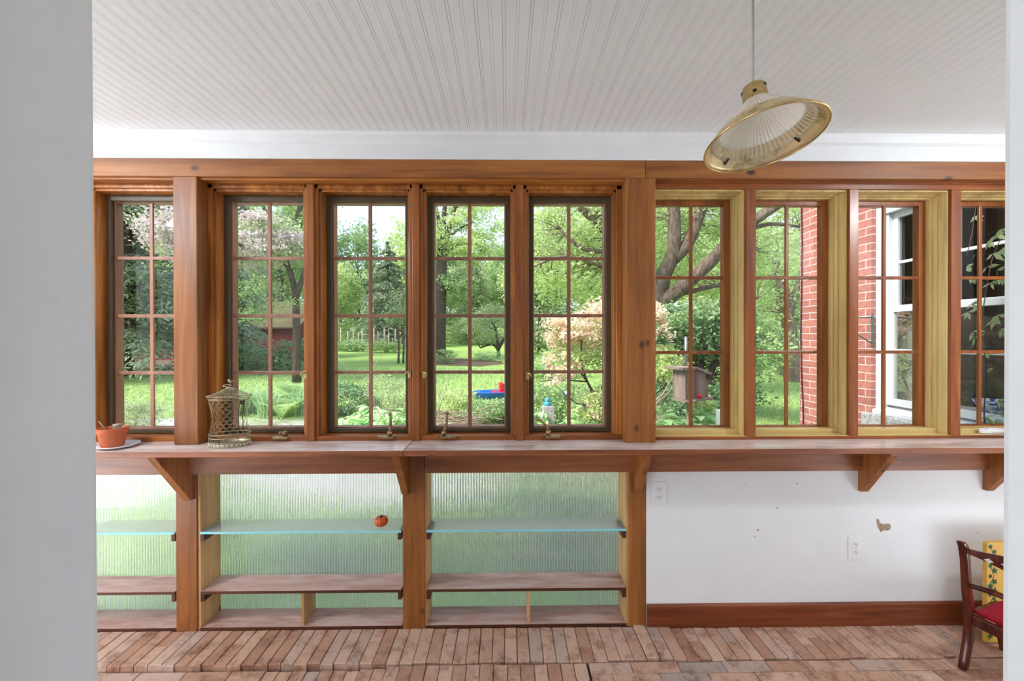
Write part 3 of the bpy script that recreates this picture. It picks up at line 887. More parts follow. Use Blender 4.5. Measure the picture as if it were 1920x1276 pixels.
PAN = .013
ZSH = Z(993.8, .08, 700); ZWS = Z(1104.5, .08, 700)
YB = Y_REED - .004
bays = [(-2.6, XLA0 - .002, 'left bay of the under-counter shelves, cut by the doorway edge', None),
        (X(374, .08, 1000) - PAN + .004, XLM0 - .002 + .02, 'middle bay of the under-counter shelves, between two short posts', X(567, .085, 1150)),
        (X(799.6, .08, 1000) - PAN, X(1174, .08, 1000) + PAN, 'right bay of the under-counter shelves, next to the white wall', X(991.5, .085, 1150))]
bays[1] = (bays[1][0], XLM0 + .006, bays[1][2], bays[1][3])
bays[0] = (bays[0][0], XLA0 + .006, bays[0][2], None)
place = ['left of the short post below the birdcage', 'below the birdcage, with the small orange pumpkin', 'next to the white wall, right of the middle post']
for i, (xa, xb, lb, dv) in enumerate(bays):
    s = thing('shelving_bay', lb, 'shelf unit', ((xa + xb) / 2, .15, 0))
    for nm, a, c in (('side_panel', xa, xa + PAN), ('side_panel', xb - PAN, xb)):
        m = MB(); m.box(a, c, .0815 if (i != 1 or a == xa) else .166, YB, -.004, ZC - CT - .001)
        if a != xa and i < 2: m = MB(); m.box(a, c, .167, YB, -.004, ZC - CT - .001)
        m.build(nm, M['raw_pine'], s, False, .001)
    xi, xj = xa + PAN, xb - PAN
    m = MB(); m.box(xi, xj, .082, YB, -.004, .011); m.build('bottom_board', M['shelf_wood'], s, False, .0015)
    if dv is not None:
        m = MB(); m.box(dv - .007, dv + .007, .086, YB - .01, .0112, ZWS - .0155); m.build('divider', M['raw_pine'], s, False, .001)
    for zz in (ZSH - .011, ZWS - .0155):
        for a, c in ((xi, xi + .019), (xj - .019, xj)):
            m = MB(); m.box(a + .0003, c - .0003, .079, YB - .02, zz - .036, zz - .0003); m.build('cleat', M['dark_wood'], s, False, .001)
    g = thing('glass_shelf', 'clear glass shelf with aqua edge ' + place[i], 'shelf', ((xi + xj) / 2, .15, ZSH))
    m = MB()
    a, c, y0, y1, z0, z1 = xi + .001, xj - .001, .076, YB - .004, ZSH - .011, ZSH
    m.add([(a, y0, z1), (c, y0, z1), (c, y1, z1), (a, y1, z1)], [(0, 1, 2, 3)])
    m.build('glass_top', M['shelf_glass'], g)
    m = MB(); m.box(a, c, y0, y0 + .005, z0, z1 - .0004); m.build('polished_edge', M['glass_edge'], g, False, .001)
    m = MB(); m.add([(a, y0 + .005, z0), (c, y0 + .005, z0), (c, y1, z0), (a, y1, z0)], [(3, 2, 1, 0)]); m.build('glass_underside', M['shelf_glass'], g)
    m = MB(); m.box(xi + .001, xj - .001, .077, YB - .004, ZWS - .015, ZWS)
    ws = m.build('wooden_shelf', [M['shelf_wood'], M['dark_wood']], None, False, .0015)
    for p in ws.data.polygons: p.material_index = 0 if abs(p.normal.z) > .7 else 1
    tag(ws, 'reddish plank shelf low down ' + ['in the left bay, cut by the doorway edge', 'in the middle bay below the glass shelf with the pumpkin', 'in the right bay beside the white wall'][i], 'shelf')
    reeded(xa + .002, xb - .002, .002, ZC - .005, 'reeded glass pane behind the ' + ['left shelf bay, cut by the doorway edge', 'middle shelf bay with the pumpkin', 'right shelf bay beside the white wall'][i], 10 + i)
# skirting below bays
m = MB()
for xa, xb, _, _ in bays: m.box(xa + .01, xb - .01, .0795, .0815, -.006, .0105)
tag(m.build('baseboard_left', M['dark_wood']), 'thin dark strip at the floor under the shelf bays', 'baseboard', None, 'structure')
m = MB(); zb1 = Z(1134, .062, 1250)
m.prism([(.060, -.006), (.060, zb1 - .008), (.066, zb1), (Y_LOW, zb1), (Y_LOW, -.006)], XBR + .001, XR, 'x')
tag(m.build('baseboard_right', M['base_wood'], None, False, .001), 'dark red brown baseboard under the white wall', 'baseboard', None, 'structure')

# ------------------------------------------------------------------ small interior things
def outlet(px0, px1, py0, py1, label):
    a, c = P(px0, py0, Y_LOW), P(px1, py1, Y_LOW)
    o = thing('electrical_outlet', label, 'outlet', ((a.x + c.x) / 2, Y_LOW, (a.z + c.z) / 2))
    m = MB(); m.box(a.x, c.x, Y_LOW - .005, Y_LOW, c.z, a.z); m.build('cover_plate', M['plastic_white'], o, False, .0025)
    cx, cz = (a.x + c.x) / 2, (a.z + c.z) / 2
    for s in (1, -1):
        zc = cz + s * .0195
        pts = [(.0165 * math.cos(q), max(-.0125, min(.0125, .0165 * math.sin(q)))) for q in [2 * PI * k / 20 for k in range(20)]]
        m = MB(); m.prism([(cx + u, zc + v) for u, v in pts], Y_LOW - .0065, Y_LOW - .0045, 'y'); r = m.build('receptacle', M['plastic_white'], o, False, .0005)
        m = MB()
        m.box(cx - .0075, cx - .005, Y_LOW - .0069, Y_LOW - .0064, zc - .001, zc + .007); m.box(cx + .005, cx + .0075, Y_LOW - .0069, Y_LOW - .0064, zc - .001, zc + .006)
        m.lathe([(1e-4, 0), (.0026, 0)], (cx, Y_LOW - .0069, zc - .007), 10, mat=rot('X', 90))
        m.build('slot', M['black'], r)
    m = MB(); m.lathe([(1e-4, 0), (.002, 0), (.002, .001)], (cx, Y_LOW - .006, cz), 8, mat=rot('X', 90)); m.build('screw', M['grey_metal'], o)
outlet(1222, 1249.5, 902, 946, 'white duplex outlet just right of the short post, under the counter')
outlet(1589.5, 1617, 1004.5, 1048, 'white duplex outlet low on the wall below the paint chip')

# pumpkin on glass
def pumpkin():
    q = P(715, 978.5, .125)
    r = 12.6 * (D + .125) / F
    o = thing('mini_pumpkin', 'tiny orange ribbed pumpkin standing on the middle glass shelf', 'pumpkin', (q.x, .125, ZSH + .0004))
    m = MB()
    prof = [(max(1e-4, r * math.sin(PI * i / 14) ** .8), r * .80 * (1 - math.cos(PI * i / 14)) / 1) for i in range(15)]
    vs = []; n = 64
    for (rr, z) in prof:
        for j in range(n):
            a = 2 * PI * j / n
            f = 1 - .12 * (1 - abs(math.cos(4.5 * a))) ** 2
            dip = -.010 * math.exp(-(rr / (.4 * r)) ** 2) if z > r * .8 else 0
            vs.append((rr * f * math.cos(a), rr * f * math.sin(a), z * .95 + dip))
    fs = [(i * n + j, i * n + (j + 1) % n, (i + 1) * n + (j + 1) % n, (i + 1) * n + j) for i in range(14) for j in range(n)]
    m.add(vs, fs); m.build('pumpkin_body', M['pumpkin'], o, True, local=True)
    m = MB(); m.tube([(0, 0, r * 1.24), (.001, -.001, r * 1.5), (.004, -.001, r * 1.62)], [.0055, .004, .0035], 8); m.build('stem', M['stem'], o, True, local=True)
pumpkin()

# terracotta pot on a saucer
qx = X(223, -.03, 830)
sa = MB(); sr_ = .076
sa.lathe([(1e-4, 0), (sr_ * .62, 0), (sr_ * .7, .002), (sr_, .012), (sr_ * .985, .0145), (sr_ * .68, .006), (1e-4, .005)], (qx, -.03, ZC + .0005), 48)
tag(sa.build('saucer', M['ceramic'], None, True), 'white ceramic saucer under the terracotta pot at the left end of the counter', 'saucer')
px_ = X(211, -.035, 815)
pot = thing('terracotta_pot', 'small terracotta flowerpot on a white saucer at the left end of the counter', 'flowerpot', (px_, -.035, ZC + .0062))
m = MB(); m.lathe([(1e-4, 0), (.046, 0), (.048, .004), (.061, .068), (.0645, .069), (.068, .09), (.0675, .093), (.062, .093), (.06, .072), (1e-4, .07)], (0, 0, 0), 48); m.build('pot_body', M['terracotta'], pot, True, local=True)
m = MB(); m.lathe([(1e-4, .0795), (.03, .079), (.0605, .077)], (0, 0, 0), 32); m.build('soil', M['soil'], pot, True, local=True)
m = MB(); m.tube([(-.025, -.005, .078), (-.075, .0, .125)], [.0032, .0028], 8); m.build('stick', M['twig'], pot, True, local=True)
m = MB(); m.lathe([(1e-4, 0), (.012, 0), (.014, .012), (.02, .022), (.021, .03), (1e-4, .032)], (.018, .01, .078), 20); m.build('cork_stopper', M['fence_wood'], pot, True, local=True)
m = MB(); m.box(-.03, .03, -.006, .006, -.0015, .0015, Matrix.Translation((.05, -.012, .0955)) @ rot('Y', -8) @ rot('Z', 10)); m.build('plant_tag', M['grey_metal'], pot, False, .001, local=True)

pot.scale = (.84, .84, .92)

# birdcage
def cage():
    q = P(431, 835, -.02)
    o = thing('birdcage', 'small oval antique gold wire birdcage with a bird finial on the counter', 'birdcage', (q.x, -.02, ZC + .0005), math.radians(14))
    AX, AY = .084, .05
    k = 121 * (D - .02) / F / .318
    H = lambda z: z * k
    def R(z):                                            # waisted body
        return 1.0 - .17 * math.sin(PI * max(0, min(1, (z - .06) / .16)))
    def loop(z, s=1.0, n=40): return [(AX * R(z) * s * math.cos(2 * PI * i / n), AY * R(z) * s * math.sin(2 * PI * i / n), H(z)) for i in range(n)]
    wr = .0007
    m = MB()
    m.lathe([(1.0, .0), (1.0, H(.022)), (.985, H(.022)), (.985, .002)], (0, 0, 0), 48, AX, AY)
    m.lathe([(1e-4, .002), (.985, .002)], (0, 0, 0), 48, AX, AY)
    m.build('base_band', M['antique_wire'], o, True, local=True)
    m = MB(); n = 30
    for i in range(n):                                   # pierced fan border of the base
        a = 2 * PI * i / n
        for d in (-.3, 0, .3):
            a2 = a + d * 2 * PI / n
            m.tube([(AX * 1.012 * math.cos(a), AY * 1.012 * math.sin(a), H(.004)), (AX * 1.012 * math.cos(a2), AY * 1.012 * math.sin(a2), H(.02))], .0013, 5)
    m.build('pierced_border', M['inlay'], o, True, local=True)
    for z, s, r in ((.024, 1.01, .0022), (.045, 1.0, .0015), (.062, 1.02, .002), (.228, .97, .0022), (.236, 1.05, .0016), (.246, 1.1, .0024)):
        m = MB(); m.tube(loop(z, s), r, 6, True); m.build('hoop', M['antique_wire'], o, True, local=True)
    m = MB(); nz = 12; n = 17
    for i in range(n):                                   # hexagonal netting: paired zigzags
        pts = []
        for j in range(nz * 2 + 1):
            z = .024 + (.228 - .024) * j / (nz * 2)
            ph = j % 4
            off = (0, .5, .5, 0)[ph] * .86
            a = 2 * PI * (i + off) / n
            pts.append((AX * R(z) * math.cos(a), AY * R(z) * math.sin(a), H(z)))
        m.tube(pts, wr, 4)
        pts = []
        for j in range(nz * 2 + 1):
            z = .024 + (.228 - .024) * j / (nz * 2)
            off = (1, .5, .5, 1)[j % 4]
            a = 2 * PI * (i + off) / n
            pts.append((AX * R(z) * math.cos(a), AY * R(z) * math.sin(a), H(z)))
        m.tube(pts, wr, 4)
    m.build('wire_netting', M['antique_wire'], o, True, local=True)
    m = MB()
    for i in range(26):                                  # netted roof
        for sg in (1, -1):
            pts = []
            for j in range(9):
                t_ = j / 8
                s = 1.1 - (1.1 - .2) * t_
                a = 2 * PI * i / 26 + sg * t_ * .7 + (.03 * (j % 2))
                z = .246 + .036 * t_ ** 1.25
                pts.append((AX * s * math.cos(a), AY * s * math.sin(a), H(z)))
            m.tube(pts, wr, 4)
    m.lathe([(.2, H(.281)), (.17, H(.286)), (1e-3, H(.288))], (0, 0, 0), 24, AX, AY)
    m.build('roof', M['antique_wire'], o, True, local=True)
    m = MB(); m.tube([(-.012 + .017 * math.cos(a), .004 + .008 * math.sin(a), H(.288) + .006 + .004 * math.sin(a)) for a in [2 * PI * i / 20 for i in range(20)]], .0019, 6, True)
    m.build('ring_handle', M['antique_wire'], o, True, local=True)
    m = MB(); zb = H(.288)
    m.tube([(.0, 0, zb), (.002, 0, zb + .012)], .0035, 8)
    m.tube([(-.008, 0, zb + .034), (-.004, 0, zb + .033), (0, 0, zb + .028), (.004, 0, zb + .022), (.012, 0, zb + .026), (.026, 0, zb + .028)], [.0012, .0045, .0055, .007, .004, .0012], 10)
    m.build('bird_finial', M['brass_dull'], o, True, local=True)
    m = MB()
    for u in (.30, .42): 
        a = -PI / 2 + u * 2.4
        m.tube([(AX * R(z) * 1.02 * math.cos(a), AY * R(z) * 1.02 * math.sin(a), H(z)) for z in (.062, .1, .15, .19, .228)], .0016, 6)
    a = -PI / 2 + .36 * 2.4
    m.box(-.009, .009, -.003, .003, -.009, .009, Matrix.Translation((AX * 1.0 * math.cos(a), AY * 1.03 * math.sin(a), H(.215))) @ rot('Z', 40))
    m.build('cage_door', M['bronze_frame'], o, True, local=True)
    for ch_ in o.children: pass
cage()

# white gadget with a cord on the right sill
q = P(1858, 806, .075)
g = thing('corded_device', 'small white plastic device with a cord lying on the rightmost window sill', 'device', (q.x + .01, .082, ZRB + .0025))
m = MB(); m.prism([(.07 * math.cos(a) * (1 if math.cos(a) > 0 else .9), .019 * math.sin(a)) for a in [2 * PI * i / 24 for i in range(24)]], 0, .022, 'z'); m.build('device_body', M['plastic_white'], g, False, .006, local=True, seg=3)
m = MB(); m.box(-.03, .02, -.012, .004, .022, .028); m.build('button_panel', M['ceramic'], g, False, .002, local=True)
m = MB(); m.tube([(-.02, -.0195, .008), (.0, -.024, .012), (.04, -.026, .018), (.1, -.022, .03), (.16, -.02, .04)], .0022, 6); m.build('cord', M['plastic_white'], g, True, local=True)

# ------------------------------------------------------------------ pendant lamp
def lamp():
    yl = -.885
    c = P(1429, 254, yl)
    o = thing('pendant_lamp', 'brass rimmed pendant lamp with reeded cream glass shade hanging from the ceiling', 'lamp', c)
    T = Matrix.Scale(.86, 4) @ rot('Y', -4) @ rot('X', -9)
    R0 = .158
    m = MB(); n = 240
    inner = [(.034, .112), (.06, .082), (.096, .045), (.130, .014), (.134, .006), (.126, .004)]
    m.lathe(inner, (0, 0, 0), 300, 1, 1, .03, 60, T)
    m.build('glass_shade', M['shade_glass'], o, True, local=True)
    m = MB()
    m.lathe([(.112, .034), (.130, .0165), (.149, -.004), (.157, -.014), (R0, -.018), (.1565, -.0195), (.148, -.0075), (.129, .0135), (.111, .032)], (0, 0, 0), 96, 1, 1, 0, 0, T)
    m.build('brass_rim', M['brass_rim'], o, True, local=True)
    m = MB(); m.tube([T @ Vector((R0 * math.cos(a), R0 * math.sin(a), -.0185)) for a in [2 * PI * i / 96 for i in range(96)]], .0022, 6, True); m.build('rim_bead', M['brass'], o, True, local=True)
    m = MB(); m.lathe([(.0345, .106), (.0355, .109), (.0335, .112), (.033, .150), (.030, .160), (.016, .166), (.006, .167)], (0, 0, 0), 48, 1, 1, 0, 0, T)
    cap = m.build('cap', M['brass'], o, True, local=True)
    for a, z in ((-1.05, .148), (-2.15, .128), (1.2, .128), (2.8, .148)):
        mm = T @ Matrix.Translation((.0332 * math.cos(a), .0332 * math.sin(a), z)) @ Matrix.Rotation(a, 4, 'Z') @ rot('Y', 90)
        m = MB(); m.lathe([(1e-4, .0003), (.0055, .0003), (.0055, -.001)], (0, 0, 0), 12, mat=mm); m.build('vent_hole', M['black'], cap, local=True)
    for a in (-.35, 1.8, 3.9):
        p0 = T @ Vector((.034 * math.cos(a), .034 * math.sin(a), .115)); p1 = T @ Vector((.043 * math.cos(a), .043 * math.sin(a), .115))
        m = MB(); m.tube([p0, p1], [.0014, .0014], 6); m.ball(p1, .003); m.build('thumb_screw', M['brass_dull'], cap, True, local=True)
    for a in (1.85, -2.5, .25):
        p0 = T @ Vector((.124 * math.cos(a), .124 * math.sin(a), .0065)); p1 = T @ Vector((.141 * math.cos(a), .141 * math.sin(a), -.0035))
        m = MB(); m.tube([p0, p1], [.0028, .0028], 6); m.build('shade_clip', M['stem'], o, True, local=True)
    m = MB(); top = T @ Vector((0, 0, .167)); m.tube([top, top + Vector((0, 0, .006)), (top.x, top.y, ZCEIL - c.z)], [.006, .0032, .0032], 8); m.build('cord', M['cord'], o, True, local=True)
    m = MB(); m.lathe([(.05, ZCEIL - c.z), (.045, ZCEIL - c.z - .02), (.01, ZCEIL - c.z - .03)], (top.x, top.y, 0), 32); m.build('canopy', M['brass'], o, True, local=True)
    m = MB(); m.lathe([(1e-4, .085), (.013, .086), (.014, .107), (1e-4, .108)], (0, 0, 0), 24, mat=T); m.build('socket', M['ceramic'], o, True, local=True)
lamp()

# ------------------------------------------------------------------ child's chair and the painted board
def chair():
    foot = P(1806, 1260, -.2)
    ang = math.radians(-72)                              # local +Y (front of the seat) turned towards the right
    o = thing('childs_chair', 'small dark mahogany chair with a red seat, cut by the right doorway edge', 'chair', (foot.x, foot.y, .0), ang)
    W, S = .30, .26
    def sweep(mb, pts, sx, sy):
        """square section bar through pts"""
        n = len(pts); vs = []
        for i, p in enumerate(pts):
            a = sx[i] / 2 if isinstance(sx, list) else sx / 2; b_ = sy[i] / 2 if isinstance(sy, list) else sy / 2
            vs += [(p[0] - a, p[1] - b_, p[2]), (p[0] + a, p[1] - b_, p[2]), (p[0] + a, p[1] + b_, p[2]), (p[0] - a, p[1] + b_, p[2])]
        fs = [(0, 1, 2, 3), (4 * n - 1, 4 * n - 2, 4 * n - 3, 4 * n - 4)]
        for i in range(n - 1):
            for j in range(4): fs.append((4 * i + j, 4 * i + (j + 1) % 4, 4 * i + 4 + (j + 1) % 4, 4 * i + 4 + j))
        mb.add(vs, fs)
    prof = [(0, -.032, 0), (0, -.02, .04), (0, .0, .10), (0, .014, .16), (0, .018, .21), (0, .010, .27), (0, -.004, .33), (0, -.012, .40), (0, -.018, .47), (0, -.032, .535), (0, -.05, .558)]
    wy = [.028, .03, .033, .036, .042, .038, .033, .03, .029, .032, .022]
    for k in (0, W):
        m = MB(); sweep(m, [(p[0] + k, p[1] + .03, p[2]) for p in prof], .026, wy); m.build('back_post', M['mahogany'], o, True, .004, local=True)
    for k in (0, W):
        m = MB(); sweep(m, [(k, S + .06, 0), (k, S + .045, .06), (k, S + .035, .13), (k, S + .03, .225)], [.022, .024, .027, .03], [.022, .024, .027, .03]); m.build('front_leg', M['mahogany'], o, True, .004, local=True)
    m = MB()
    m.box(.013, W - .013, .03, .052, .19, .235); m.box(.013, W - .013, S + .018, S + .04, .19, .235)
    m.box(-.011, .011, .05, S + .02, .19, .235); m.box(W - .011, W + .011, .05, S + .02, .19, .235)
    m.build('seat_rail', M['mahogany'], o, False, .004, local=True)
    m = MB(); m.box(.012, W - .012, .054, S + .03, .232, .252); m.build('seat', M['red_fabric'], o, True, .009, local=True, seg=3)
    m = MB(); n = 16; vs = []
    for i in range(n + 1):
        u = i / n; x = .012 + u * (W - .024)
        zl = .488 + .0 * math.sin(PI * u); dz = .022 + .012 * math.cos(2 * PI * (u - .5)) * .8
        zc = .522 + .012 * math.sin(PI * u)
        y = -.003 - .018 * math.sin(PI * u)
        vs += [(x, y - .008, zc - dz), (x, y + .008, zc - dz), (x, y + .006, zc + dz * .8), (x, y - .01, zc + dz * .8)]
    fs = [(0, 1, 2, 3), (4 * n + 3, 4 * n + 2, 4 * n + 1, 4 * n)]
    for i in range(n):
        for j in range(4): fs.append((4 * i + j, 4 * i + (j + 1) % 4, 4 * i + 4 + (j + 1) % 4, 4 * i + 4 + j))
    m.add(vs, fs); tr = m.build('top_rail', M['mahogany'], o, True, .003, local=True)
    m = MB(); m.prism([(W / 2 - .03, .528), (W / 2, .516), (W / 2 + .03, .528), (W / 2, .54)], -.034, -.031, 'y'); m.prism([(.085 - .014, .52), (.085, .511), (.099, .52), (.085, .53)], -.0285, -.024, 'y'); m.build('inlay', M['inlay'], tr, local=True)
    m = MB(); m.tube([(.01 + (W - .02) * i / 12, .016 - .014 * math.sin(PI * i / 12), .372 - .006 * math.cos(2 * PI * i / 12) + .01 * abs(math.sin(2 * PI * i / 12))) for i in range(13)], [.009 + .004 * abs(math.sin(2 * PI * i / 12)) for i in range(13)], 8); m.build('middle_rail', M['mahogany'], o, True, local=True)
chair()

def ivy_board():
    a = P(1850, 1110, -.063)
    zt_ = Z(1016, -.063, 1860)
    o = thing('painted_board', 'upright yellow board painted with green ivy vines, behind the chair near the wall', 'board', (a.x + .16, -.05, 0))
    x0, x1, y0, y1 = a.x, a.x + .32, -.063, .045
    r = .016
    pts = [(x0 + r + r * math.cos(q), zt_ - r + r * math.sin(q)) for q in [PI / 2 + PI / 2 * i / 5 for i in range(6)]]
    pts += [(x0, .004), (x1, .004)]
    pts += [(x1 - r + r * math.cos(q), zt_ - r + r * math.sin(q)) for q in [PI / 2 * i / 5 for i in range(6)]]
    m = MB(); m.prism(pts, y0, y0 + .018, 'y'); f = m.build('front_panel', M['yellow_paint'], o, False, .002)
    for k in (x0 + .12, x1 - .06):
        m = MB(); m.prism([(y0 + .0185, .0), (y1, .0), (y1, .02), (y0 + .0185, .16)], k - .01, k + .01, 'x'); m.build('foot', M['yellow_paint'], o, False, .002)
    m = MB(); rr = random.Random(5)
    def ivy(cx, cz, s, th):
        star = []
        for k in range(10):
            q = th + 2 * PI * k / 10
            rad = s * (1.0 if k % 2 == 0 else .55) * (1.25 if k == 0 else 1)
            star.append((cx + rad * math.cos(q), cz + rad * math.sin(q)))
        m.prism(star, y0 - .0006, y0 + .0004, 'y')
    for col in (x0 + .026, x1 - .026):
        z = .035; k = 0
        while z < zt_ - .02:
            ivy(col + (.010 if k % 2 else -.009), z, rr.uniform(.011, .017), rr.uniform(0, 6))
            z += rr.uniform(.018, .03); k += 1
        m.tube([(col + .009 * math.sin(i * .75), y0 - .0002, .03 + (zt_ - .05) * i / 40) for i in range(41)], .0012, 4)
    m.build('ivy_pattern', M['ivy_green'], f)
ivy_board()

# ================================================================== the garden
RNG = np.random.default_rng(11)

def gz(x, y):
    z = -0.16
    if y > 6: z += 0.0165 * (y - 6)
    return z

def G(px, zd):
    """ground point in the column px at the distance zd from the camera"""
    y = zd - D
    x = P(px, 640, y).x
    return Vector((x, y, gz(x, y)))

def quads_object(name, mat, verts, parent=None, k=4, loc=None):
    """verts: (N, k, 3) array, one separate k-sided leaf each"""
    n = len(verts)
    me = bpy.data.meshes.new(name)
    me.vertices.add(n * k); me.loops.add(n * k); me.polygons.add(n)
    co = np.asarray(verts, dtype=np.float32).reshape(-1, 3)
    if parent is not None: co = co - np.array(wloc(parent), dtype=np.float32)
    me.vertices.foreach_set('co', co.ravel())
    me.loops.foreach_set('vertex_index', np.arange(n * k, dtype=np.int32))
    me.polygons.foreach_set('loop_start', np.arange(0, n * k, k, dtype=np.int32))
    me.update(calc_edges=True)
    me.materials.append(mat)
    o = bpy.data.objects.new(name, me)
    COL.objects.link(o)
    if parent is not None: o.parent = parent
    return o

def unit(a): return a / (np.linalg.norm(a, axis=1, keepdims=True) + 1e-9)

def leaves(c, size, aspect=.55, up=.5, droop=0.0, dirs=None, jitter=.35):
    """rhombic leaves around centres c"""
    n = len(c)
    nrm = RNG.normal(size=(n, 3)); nrm[:, 2] = np.abs(nrm[:, 2]) + up; nrm = unit(nrm)
    d = RNG.normal(size=(n, 3)) if dirs is None else dirs + RNG.normal(size=(n, 3)) * .35
    d[:, 2] -= droop
    d = unit(d - nrm * np.sum(d * nrm, axis=1, keepdims=True))
    s = np.cross(nrm, d)
    L = size * (1 + RNG.uniform(-jitter, jitter, size=(n, 1)))
    w = L * aspect
    bend = nrm * L * .12
    v = np.stack([c - d * L * .5, c + s * w * .5 - d * L * .05 + bend, c + d * L * .5, c - s * w * .5 - d * L * .05 + bend], axis=1)
    return v

def blob(center, radii, count, clumps=40, cr=.22, shell=.5):
    """clumpy points in an ellipsoid; returns points and clump centres"""
    center = np.array(center); radii = np.array(radii)
    u = unit(RNG.normal(size=(clumps, 3)))
    r = RNG.uniform(shell ** 3, 1, size=(clumps, 1)) ** (1 / 3)
    cc = u * r
    k = RNG.integers(0, clumps, size=count)
    p = cc[k] + RNG.normal(size=(count, 3)) * cr * np.array([1, 1, .6])
    return center + p * radii, center + cc * radii

def limb(mb, pts, r0, r1, n=8, wob=.0, sub=3):
    """a limb through pts, smoothly subdivided, tapering from r0 to r1"""
    pts = [Vector(p) for p in pts]
    out = []
    for i in range(len(pts) - 1):
        p0 = pts[max(i - 1, 0)]; p1 = pts[i]; p2 = pts[i + 1]; p3 = pts[min(i + 2, len(pts) - 1)]
        for k in range(sub):
            t = k / sub
            q = 0.5 * ((2 * p1) + (p2 - p0) * t + (2 * p0 - 5 * p1 + 4 * p2 - p3) * t * t + (3 * p1 - p0 - 3 * p2 + p3) * t ** 3)
            if wob: q = q + Vector(RNG.normal(size=3)) * wob
            out.append(q)
    out.append(pts[-1])
    m = len(out)
    mb.tube(out, [r0 + (r1 - r0) * i / (m - 1) for i in range(m)], n)
    return out

def twigs(mb, anchor_pts, targets, r, n=5):
    """thin branches from the nearest limb point to every clump centre"""
    A = np.array([tuple(a) for a in anchor_pts])
    for t in targets:
        dd = np.linalg.norm(A - t, axis=1) + .6 * np.maximum(0, A[:, 2] - t[2] + .2 * dd_scale(A))
        a = A[int(np.argmin(dd))]
        mid = (a + t) / 2 + RNG.normal(size=3) * np.linalg.norm(t - a) * .08
        mid[2] += .08 * np.linalg.norm(t - a)
        limb(mb, [a, mid, t], r, r * .25, n, 0, 2)

def dd_scale(A): return 0.0 * A[:, 2]

def tree(name, label, cat, base, limbs, blobs, bark='bark', group=None, tw=.02):
    """limbs: (points, r0, r1); blobs: (part, material, centre, radii, count, size, options)"""
    o = thing(name, label, cat, base, group=group)
    mb = MB(); anchors = []
    for pts, r0, r1 in limbs: anchors += limb(mb, pts, r0, r1, 10 if r0 > .08 else 7)
    tmb = MB(); parts = {}
    for part, mat, c, rad, cnt, size, op in blobs:
        p, cc = blob(c, rad, cnt, op.get('clumps', 40), op.get('cr', .22), op.get('shell', .5))
        if op.get('tw', True) and tw: twigs(tmb, anchors, cc, tw)
        v = leaves(p, size, op.get('aspect', .6), op.get('up', .5), op.get('droop', .1))
        parts.setdefault((part, mat), []).append(v)
    mb.build('trunk', M[bark], o, True)
    if tmb.v: tmb.build('branches', M[bark], o, True)
    for (part, mat), vs in parts.items():
        quads_object(part, M[mat], np.concatenate(vs), o)
    return o

# ------------------------------------------------------------------ ground
def sheet(x0, x1, y0, y1, nx, ny, dz=0.0, edge=None):
    m = MB(); vs = []
    for j in range(ny + 1):
        for i in range(nx + 1):
            x = x0 + (x1 - x0) * i / nx; y = y0 + (y1 - y0) * (j / ny)
            vs.append((x, y, gz(x, y) + dz))
    m.add(vs, [(j * (nx + 1) + i, j * (nx + 1) + i + 1, (j + 1) * (nx + 1) + i + 1, (j + 1) * (nx + 1) + i) for j in range(ny) for i in range(nx)])
    return m
structure('ground_lawn', 'green lawn sloping gently up to the trees behind the house', 'lawn', sheet(-60, 60, .24, 95, 12, 60), M['lawn'])
def patch(name, label, cat, outline, mat, dz):
    m = MB(); c = [(p.x, p.y, gz(p.x, p.y) + dz) for p in outline]
    cx = sum(p[0] for p in c) / len(c); cy = sum(p[1] for p in c) / len(c)
    n = len(c)
    m.add([(cx, cy, gz(cx, cy) + dz)] + c, [(0, i + 1, (i + 1) % n + 1) for i in range(n)])
    return structure(name, label, cat, m, mat)
V2 = lambda x, y: Vector((x, y, 0))
patch('gravel_drive', 'pale gravel drive just outside the left windows', 'path', [V2(-14, 1.9), V2(-5, 2.0), V2(-3, 1.85), V2(-1.4, 1.55), V2(-.6, 1.7), V2(-.45, 2.4), V2(-.9, 3.2), V2(-1.3, 4.2), V2(-2.0, 5.3), V2(-3.2, 5.9), V2(-5, 6.1), V2(-14, 6.3)], M['gravel'], .012)
patch('mulch_bed', 'bare brown mulch bed beside the brick house corner', 'garden bed', [V2(1.5, 3.5), V2(2.4, 2.2), V2(3.2, 2.4), V2(4.3, 4.6), V2(4.2, 6.2), V2(3.2, 6.6), V2(2.2, 5.6)], M['mulch'], .012)
patch('garden_bed', 'brown garden bed soil under the plants outside the middle windows', 'garden bed', [V2(-.5, 1.3), V2(1.4, .9), V2(2.5, 1.6), V2(2.0, 3.2), V2(1.6, 4.6), V2(-.4, 6.6), V2(-2.6, 7.0), V2(-1.3, 5.0), V2(-.3, 3.2)], M['mulch'], .008)
patch('leaf_litter', 'bare brown ground under the hemlock by the barn', 'ground', [G(100, 18.5), G(330, 18.5), G(430, 18.5), G(440, 25), G(100, 25)], M['mulch'], .02)
patch('tree_circle', 'brown leaf litter around the big trunk', 'ground', [G(800, 21), G(900, 20), G(945, 21.5), G(940, 23.5), G(860, 26), G(800, 26)], M['mulch'], .02)

